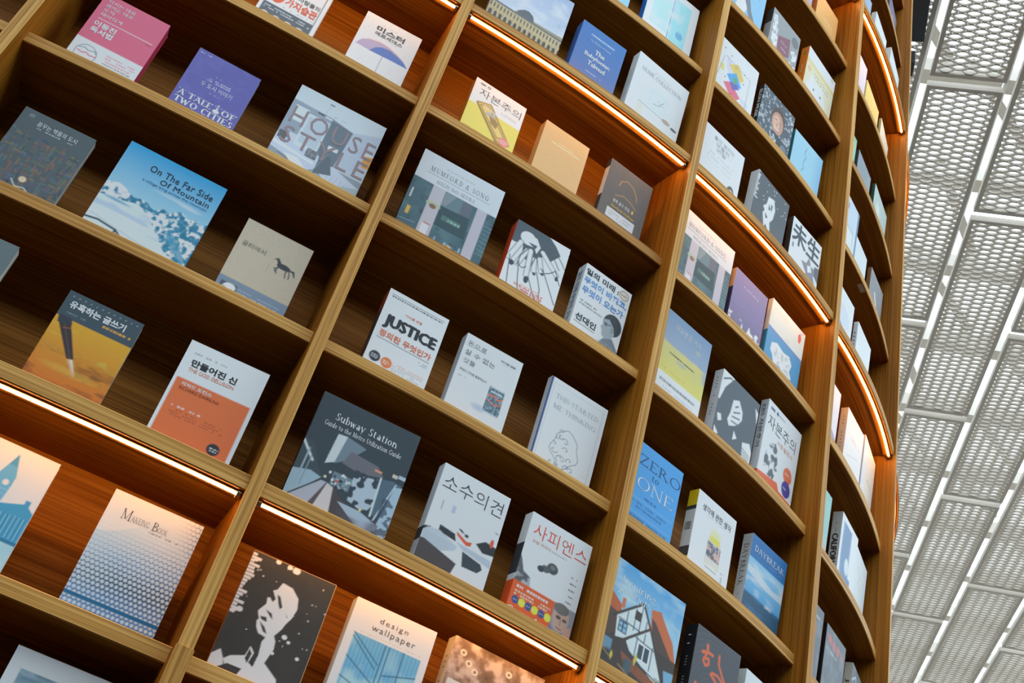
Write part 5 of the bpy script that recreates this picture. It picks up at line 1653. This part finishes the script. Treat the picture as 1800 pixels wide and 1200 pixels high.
@art('think', 'white book with a pepper pot picture and yellow banded spine', spine_col='#c9ccc8', spine_bands=((.0, .2, '#d2b21c'), (.82, 1., '#d2b21c'), (.2, .25, '#3a3c3c'), (.70, .82, '#4d4a48')), **FARC)
def _(c):
    c.fill('#e6eaec')
    c.text('생각에 관한 생각', .15, .115, .89, .195, '#33383c', .005); c.dash(.3, .75, .215, .010, '#a9aeb2')
    c.poly([(.40, .46), (.44, .36), (.66, .36), (.72, .46), (.74, .72), (.70, .78), (.42, .78), (.38, .72)], '#cdc9bc'); c.ell(.56, .37, .13, .06, '#d9cfa6'); c.ell(.55, .31, .06, .02, '#e3dcc0')
    c.rect(.44, .40, .68, .47, '#d6c24e'); m = (c.U > .40) & (c.U < .73) & (c.V > .48) & (c.V < .66)
    c.mix(m * 1., '#4f5a66'); c.mix(m * (c.noise(26, 34, 3) > .55), '#c9a290'); c.mix(m * (c.noise(30, 40, 9) > .62), '#8fa3c4'); c.ell(.56, .76, .16, .03, '#dcd8cc'); c.line([(.42, .78), (.70, .78)], .008, '#6b6a66')
    c.dash(.80, .86, .72, .012, '#777c80'); c.dash(.82, .85, .76, .07, '#777c80', .6)
    c.spine('생각에 관한 생각', .40, .50, .2, .8, '#333333', .02)


@art('daybreak', 'blue book with a dawn sea photo and pale spine, lower right bay', spine_col='#bfc3c2', **FARC)
def _(c):
    c.grad(-.01, .34, '#1763a6', '#1a68aa'); c.grad(.27, .75, '#7fb6dc', '#3c8ec6'); c.grad(.66, 1.01, '#2a5f8c', '#123a62')
    c.poly([(0, 0), (1, 0), (1, .27), (.5, .27), (0, .27)], '#1a66a8')
    c.mix(c.inside([(0, .36), (.3, .38), (.7, .44), (1, .42), (1, .5), (.5, .5), (0, .44)]) * .7, '#dfeef4'); c.mix((c.V > .27) * (c.V < .68) * np.clip((c.noise(3, 12, 4) - .55) * 3, 0, .7), '#cfe4f0')
    n = c.noise(12, 3, 5, 2); c.mix((c.V > .66 + .05 * n) * .95, '#24506f'); c.mix((c.V > .78) * np.clip((c.noise(4, 10, 2) - .5) * 2, 0, .6), '#2f6ba0')
    c.text('DAYBREAK', .10, .105, .94, .175, '#eaf1f5', ('s', 1.)); c.dash(.55, .93, .21, .008, '#6fa0cc', .8)
    c.spine('DAYBREAK', .12, .62, .25, .75, '#33393d', ('s', .9), 1.1); c.spine('.. ....', .70, .86, .4, .6, '#7d9ab4', ('s', .9))


@art('interiors', 'large book with a timbered white gable house under blue sky, lower right', spine_col='#4a7ba0', cell=.0020)
def _(c):
    c.grad(-.01, .55, '#3f8fcc', '#8fbfe0'); c.mix((c.V < .5) * np.clip((c.noise(4, 10, 4, 3) - .5) * 2, 0, .6), '#b9d6ea')
    r_, d = '#a5582f', '#33302f'
    c.poly([(0, .28), (.12, .34), (.20, .38), (.24, .52), (.0, .56)], r_); c.rect(.20, .31, .245, .40, '#b4684a')
    c.poly([(.58, .25), (.70, .22), (.92, .42), (1, .58), (1, .62), (.62, .50)], '#b0623a'); c.poly([(.60, .32), (.66, .34), (1, .62), (1, .80), (.72, .70)], '#4a3c36')
    c.rect(0, .56, 1, 1, '#3d3532'); c.poly([(0, .44), (.2, .46), (.24, .60), (0, .74)], '#4d3c34')
    w, t = '#c5dcea', '#274055'
    c.poly([(.17, .47), (.47, .26), (.62, .44), (.52, .58), (.20, .66)], w); c.line([(.13, .50), (.47, .25), (.64, .46)], .020, '#3a332f')
    for a, b in (((.30, .40), (.30, .56)), ((.40, .33), (.40, .52)), ((.47, .28), (.47, .52)), ((.2, .49), (.58, .50)), ((.55, .38), (.55, .5))):
        c.line([a, b], .009, t)
    c.rect(.385, .34, .475, .42, '#3a3330'); c.rect(.21, .50, .325, .60, t)
    for i in range(2):
        for j in range(2):
            c.rect(.222 + i * .052, .512 + j * .044, .26 + i * .052, .545 + j * .044, '#7fb0cc')
    c.poly([(.34, .64), (.61, .43), (.86, .80), (.80, .84), (.40, .70)], w); c.line([(.26, .68), (.61, .42), (.90, .84)], .020, '#3a332f'); c.line([(.26, .68), (.24, .72)], .02, '#3a332f')
    for a, b in (((.47, .55), (.47, .72)), ((.56, .49), (.56, .56)), ((.68, .56), (.68, .76)), ((.45, .56), (.70, .58))):
        c.line([a, b], .009, t)
    c.rect(.49, .58, .66, .73, '#e3edf2'); c.rect(.505, .595, .565, .715, '#2f4656'); c.rect(.585, .595, .645, .715, '#2f4656'); c.line([(.44, .74), (.84, .82)], .010, t)
    c.poly([(.3, .74), (.82, .83), (.86, .92), (.36, .84)], '#7a4a34'); c.poly([(.86, .68), (1, .66), (1, .82), (.92, .86)], '#6aa0c4')
    c.rect(.04, .70, .18, .80, '#5d8aa6'); c.rect(.36, .78, .46, .88, '#3f5560')
    m = c.V > .78; c.mix(m * np.clip((c.noise(14, 8, 6, 3) - .5) * 4, 0, .8), '#2c3a30')
    for (u, v) in ((.50, .72), (.49, .75), (.78, .84), (.77, .87), (.2, .82)):
        c.poly([(u, v - .04), (u + .02, v), (u, v + .05), (u - .02, v)], '#b4b04a')
    for a, b in (((.30, .86), (.44, .90)), ((.55, .90), (.74, .96)), ((.06, .80), (.2, .85))):
        c.line([a, b], .006, '#b08a5a')
    c.text('Inspiring', .145, .125, .60, .215, '#dfeaf2', ('s', .9)); c.text('Interiors', .135, .205, .55, .275, '#dfeaf2', ('s', .9)); c.dash(.12, .4, .285, .012, '#bcd3e4', .8)


@art('hanred', 'thick charcoal book with red brush lettering, cut by the bottom edge', spine_col='#1c1d20', cell=.0024)
def _(c):
    c.fill('#45484f'); d = np.hypot(c.U - .4, (c.V - .55) * 1.4); c.mix(((d * 14) % 1 < .3) * .25, '#565a61')
    r_ = '#e0603a'
    c.line([(.27, .14), (.28, .18)], .04, r_); c.line([(.18, .23), (.30, .20), (.40, .20)], .035, r_); c.line([(.27, .22), (.22, .30), (.27, .335), (.34, .31), (.33, .26), (.26, .27)], .032, r_)
    c.line([(.54, .16), (.55, .24), (.66, .33), (.72, .37)], .032, r_); c.line([(.44, .36), (.56, .35), (.70, .39)], .03, r_); c.line([(.42, .38), (.60, .44), (.80, .46)], .036, r_)
    c.line([(.14, .55), (.2, .58), (.3, .62)], .04, r_); c.line([(.3, .60), (.24, .74)], .035, r_)
    c.dash(.50, .62, .51, .03, '#d5d7da', .9); c.dash(.50, .62, .56, .03, '#d5d7da', .9, 3)
    c.spine('. .', .10, .20, .35, .6, '#d9dadb', ('s', 1.)); c.spine('....  ... .', .32, .66, .42, .6, '#9fa2a6', ('s', 1.)); c.spine('.', .72, .78, .3, .75, '#e0503a', ('s', 1.))


@art('white4', 'white book just showing above the bottom edge beside the charcoal one', spine_col='#b9bcbc', **FARC)
def _(c):
    c.fill('#cdd3d8'); c.dash(.2, .8, .15, .02, '#8a9096')


# ---- bay D-E, the narrow far bay
FARD = dict(cell=.0034)


def simple(key, label, base, spine, marks=(), bands=(), words=(), spw=()):
    def fn(c):
        c.fill(base); c.mix((c.noise(5, 7, hash(key) % 97 if False else len(key), 2) - .5) * .35, '#ffffff')
        for (kind, *a) in marks:
            getattr(c, kind)(*a)
        for w_ in words:
            c.text(*w_)
        for w_ in spw:
            c.spine(*w_)
    ART[key] = (fn, label, dict(spine_col=spine, spine_bands=bands, **FARD))


simple('dpurple', 'dark violet book high in the far right bay, cut by the top edge', '#6d6a86', '#4d4a66', [('rect', .4, .2, .7, .8, '#8f8ca6')])
simple('blue4', 'pale blue book at the left end of the top right lit shelf', '#8ea6c4', '#b9c4d0', [('rect', 0, .5, 1, 1, '#a3b4cc')])
simple('white4a', 'upper of two white books side by side above the top right light strip', '#cfd5dc', '#d5d5d2', [('dash', .2, .7, .3, .03, '#a9b0b8')])
simple('white4b', 'white book nearest the outer upright above the top right light strip', '#cdd2d8', '#cfcecb', [('dash', .2, .7, .4, .03, '#b0b6bc')])
simple('lav3', 'pale lavender book beneath the top right light strip, next to the fourth upright', '#c9c4d4', '#c9b4b4', [('rect', .0, .55, 1, 1, '#b9c0d8')])
simple('yel3', 'plain yellow book beneath the top right light strip', '#dcb663', '#b9b47a')
simple('cream3', 'cream book with green spine beneath the top right light strip', '#d3c6b0', '#8f9a6a', [('ell', .5, .75, .35, .2, '#a9b8a6')])
simple('green2', 'green sliver of a book against the fourth upright in the far bay', '#7fae8c', '#5f8e6c', [('rect', .4, .1, 1, .5, '#8fb89a')])
simple('grey2', 'blue grey book with dark spine in the far right bay', '#7d8a93', '#2f3a3e', [('rect', 0, .7, 1, 1, '#8a959c')])
simple('land2', 'misty green landscape book with dark green spine in the far right bay', '#a9b8b2', '#1f4a44', [('grad', .4, 1.01, '#8fa08c', '#5f7358'), ('ell', .35, .35, .2, .2, '#c9d3d0', .8, 1), ('ell', .6, .8, .3, .15, '#b0b878', .8, 1)])
simple('blue1', 'light blue book ruled with fine lines, level with the far end of the star comic', '#b4c6de', '#8fa3bd', [('rect', .92, 0, 1, 1, '#5d7ba0'), ('rect', 0, .42, .9, .43, '#7d93b0'), ('rect', 0, .70, .9, .71, '#7d93b0'), ('rect', .2, .1, .5, .18, '#7288ac'), ('rect', 0, .43, .9, 1, '#c9d6e4')])
simple('pale1', 'pale grey green book beside the light blue ruled one', '#c3cdd0', '#aab4b6', [('rect', .2, .62, .32, .74, '#8fa3bd')])
simple('grey1', 'dark grey book with white brush marks and brown spine in the far right bay', '#7d8084', '#7a5c3c', [('line', [(.4, .3), (.55, .45), (.5, .6), (.65, .72), (.6, .85)], .05, '#d5d7d9'), ('line', [(.3, .5), (.45, .62)], .05, '#c9ccce')])
simple('white0a', 'white book with grey violet figure, left end above the far light strip', '#ced5df', '#c4ccd6', [('ell', .55, .45, .3, .2, '#c3cbd8'), ('poly', [(.2, .62), (.4, .55), (.6, .62), (.62, .85), (.3, .9)], '#8f8fae'), ('rect', .1, .5, .25, .6, '#6d7590')])
simple('white0b', 'thick white book with navy spine lettering above the far light strip', '#cfd5db', '#c9ced2', [('dash', .3, .7, .5, .02, '#aab4bf')], (), (), [('.......', .22, .72, .35, .65, '#3a4670', ('s', 1.))])
simple('pale01', 'pale lavender book with dark smudge beneath the far light strip', '#d3cdd3', '#c9c0c4', [('poly', [(.5, .8), (.8, .62), (1, .7), (1, 1), (.5, 1)], '#8f8aa0')])
simple('cream1', 'thick white book with peach spine beneath the far light strip', '#d8d5d4', '#d8bfa8', [('dash', .3, .8, .3, .03, '#c0aaa0'), ('line', [(.2, .6), (.8, .45)], .01, '#b9b4b4'), ('ell', .85, .88, .1, .09, '#44506a'), ('ell', .85, .88, .07, .065, '#d8d5d4')], (), (), [('... ........', .12, .72, .4, .6, '#a08468', ('s', 1.))])
simple('lilac1', 'lilac white book with orange spine at the outer end beneath the far light strip', '#cfcfd6', '#b9c3cf', [('rect', .3, 0, .95, 1, '#d8cdc2'), ('dash', .45, .8, .4, .04, '#a9a3a8')])
simple('teal2', 'teal to pink book mostly hidden behind the fourth upright', '#7fb4b0', '#5f9490', [('grad', .55, .95, '#7fb4b0', '#d8a090'), ('rect', 0, .9, 1, 1, '#d8a090')])
simple('calif', 'white book with blue tree photo and bold black spine lettering', '#d0d7de', '#b9bcba', [('rect', .12, .08, .62, .92, '#7f9ab8'), ('poly', [(.2, .08), (.6, .08), (.55, .5), (.62, .92), (.3, .92), (.12, .5)], '#5d7fa6'), ('ell', .5, .55, .12, .1, '#c9d5df', .9), ('rect', .5, .65, .75, .92, '#4f7fb0')], (), (), [('.. ...', .14, .26, .4, .55, '#8d5a5a', ('s', 1.)), ('CALIFORNIA', .29, .80, .2, .8, '#2b2e30', .04)])
simple('sketch2', 'white book with fine ink sketch lines next to the outer upright', '#ced4da', '#c0c6cb', [('line', [(.3, .2), (.5, .3), (.4, .4), (.6, .45)], .008, '#8f969e'), ('poly', [(.2, .75), (.35, .72), (.5, .88), (.45, .98), (.25, .95)], '#3f4650'), ('poly', [(.6, .8), (.8, .85), (.75, .98), (.6, .95)], '#4a4350')])
simple('dark3a', 'slate book with small orange red square, against the fourth upright at bottom right', '#5a6570', '#3a4148', [('rect', .1, .24, .75, .40, '#e0593a'), ('dash', .2, .9, .12, .03, '#aab4bc'), ('rect', 0, .95, 1, 1, '#b4b9c0')])
simple('dark3b', 'slate book with red scribbled title and black spine, bottom right', '#59646c', '#131416', [('line', [(.1, .12), (.25, .2), (.2, .1), (.45, .22), (.4, .12), (.65, .22), (.6, .12), (.9, .2)], .03, '#c0605a'), ('dash', .1, .6, .27, .025, '#a9b2b8'), ('ell', .5, .72, .1, .08, '#4f7ba6')])
simple('jazz3', 'grey book with cream spine lettered in dark type, bottom right corner of the bookcase', '#6d767e', '#c3c0b4', [('line', [(.05, .2), (.3, .1), (.6, .3)], .03, '#b9c3cf')], (), (), [('Jazz', .2, .48, .25, .75, '#4a4640', .01)])

for key, (fn, label, kw) in ART.items():
    build_book(POSE[key], fn, label, group='face-out books on the curved shelves', seed=len(key), **kw)

bpy.data.objects.remove(_to, do_unlink=True)
bpy.data.curves.remove(_tc)
bpy.data.scenes.remove(_ts)

# ------------------------------------------------------------------ black cabinets hung under the ceiling, far behind the bookcase

BOXZ = (-.03, -.012)
BOX1 = [(.58, -.095), (.58, -.1196), (.675, -.1276), (.676, -.095)]
BOX2 = [(.6985, -.10), (.698, -.1243), (.714, -.1252), (.715, -.10)]


def black_box(name, label, corners_e_n, z0, z1):
    lo = [C3(e, n, z0) for e, n in corners_e_n]; hi = [C3(e, n, z1) for e, n in corners_e_n]
    c = sum(lo, Vector()) / len(lo)
    o = bpy.data.objects.new(name, None); COL.objects.link(o); o.location = c
    tag(o, label, 'cabinet')
    mb = MB()
    L = [p - c for p in lo]; H = [p - c for p in hi]
    mb.face(L[::-1]); mb.face(H)
    for i in range(4):
        j = (i + 1) % 4
        mb.face([L[i], L[j], H[j], H[i]])
    link('cabinet', mb.mesh('cabinet', [M_BLACK]), o)
    # two hanging rods
    for q in (0, 2):
        r = MB()
        m = H[q].lerp(H[(q + 2) % 4], .2)
        s = .008
        top = m + Vector((0, 0, .5))
        P = [(-s, -s), (s, -s), (s, s), (-s, s)]
        for i in range(4):
            j = (i + 1) % 4
            r.face([m + Vector((*P[i], 0)), m + Vector((*P[j], 0)), top + Vector((*P[j], 0)), top + Vector((*P[i], 0))])
        link('hanging_rod', r.mesh('hanging_rod', [M_BLACK]), o)
    return o


black_box('hanging_cabinet', 'black hanging cabinet between the bookcase top and the metal ceiling', BOX1, BOXZ[0], BOXZ[1])
black_box('hanging_cabinet', 'smaller black sliver of a cabinet lower along the outer upright', BOX2, BOXZ[0], BOXZ[1])
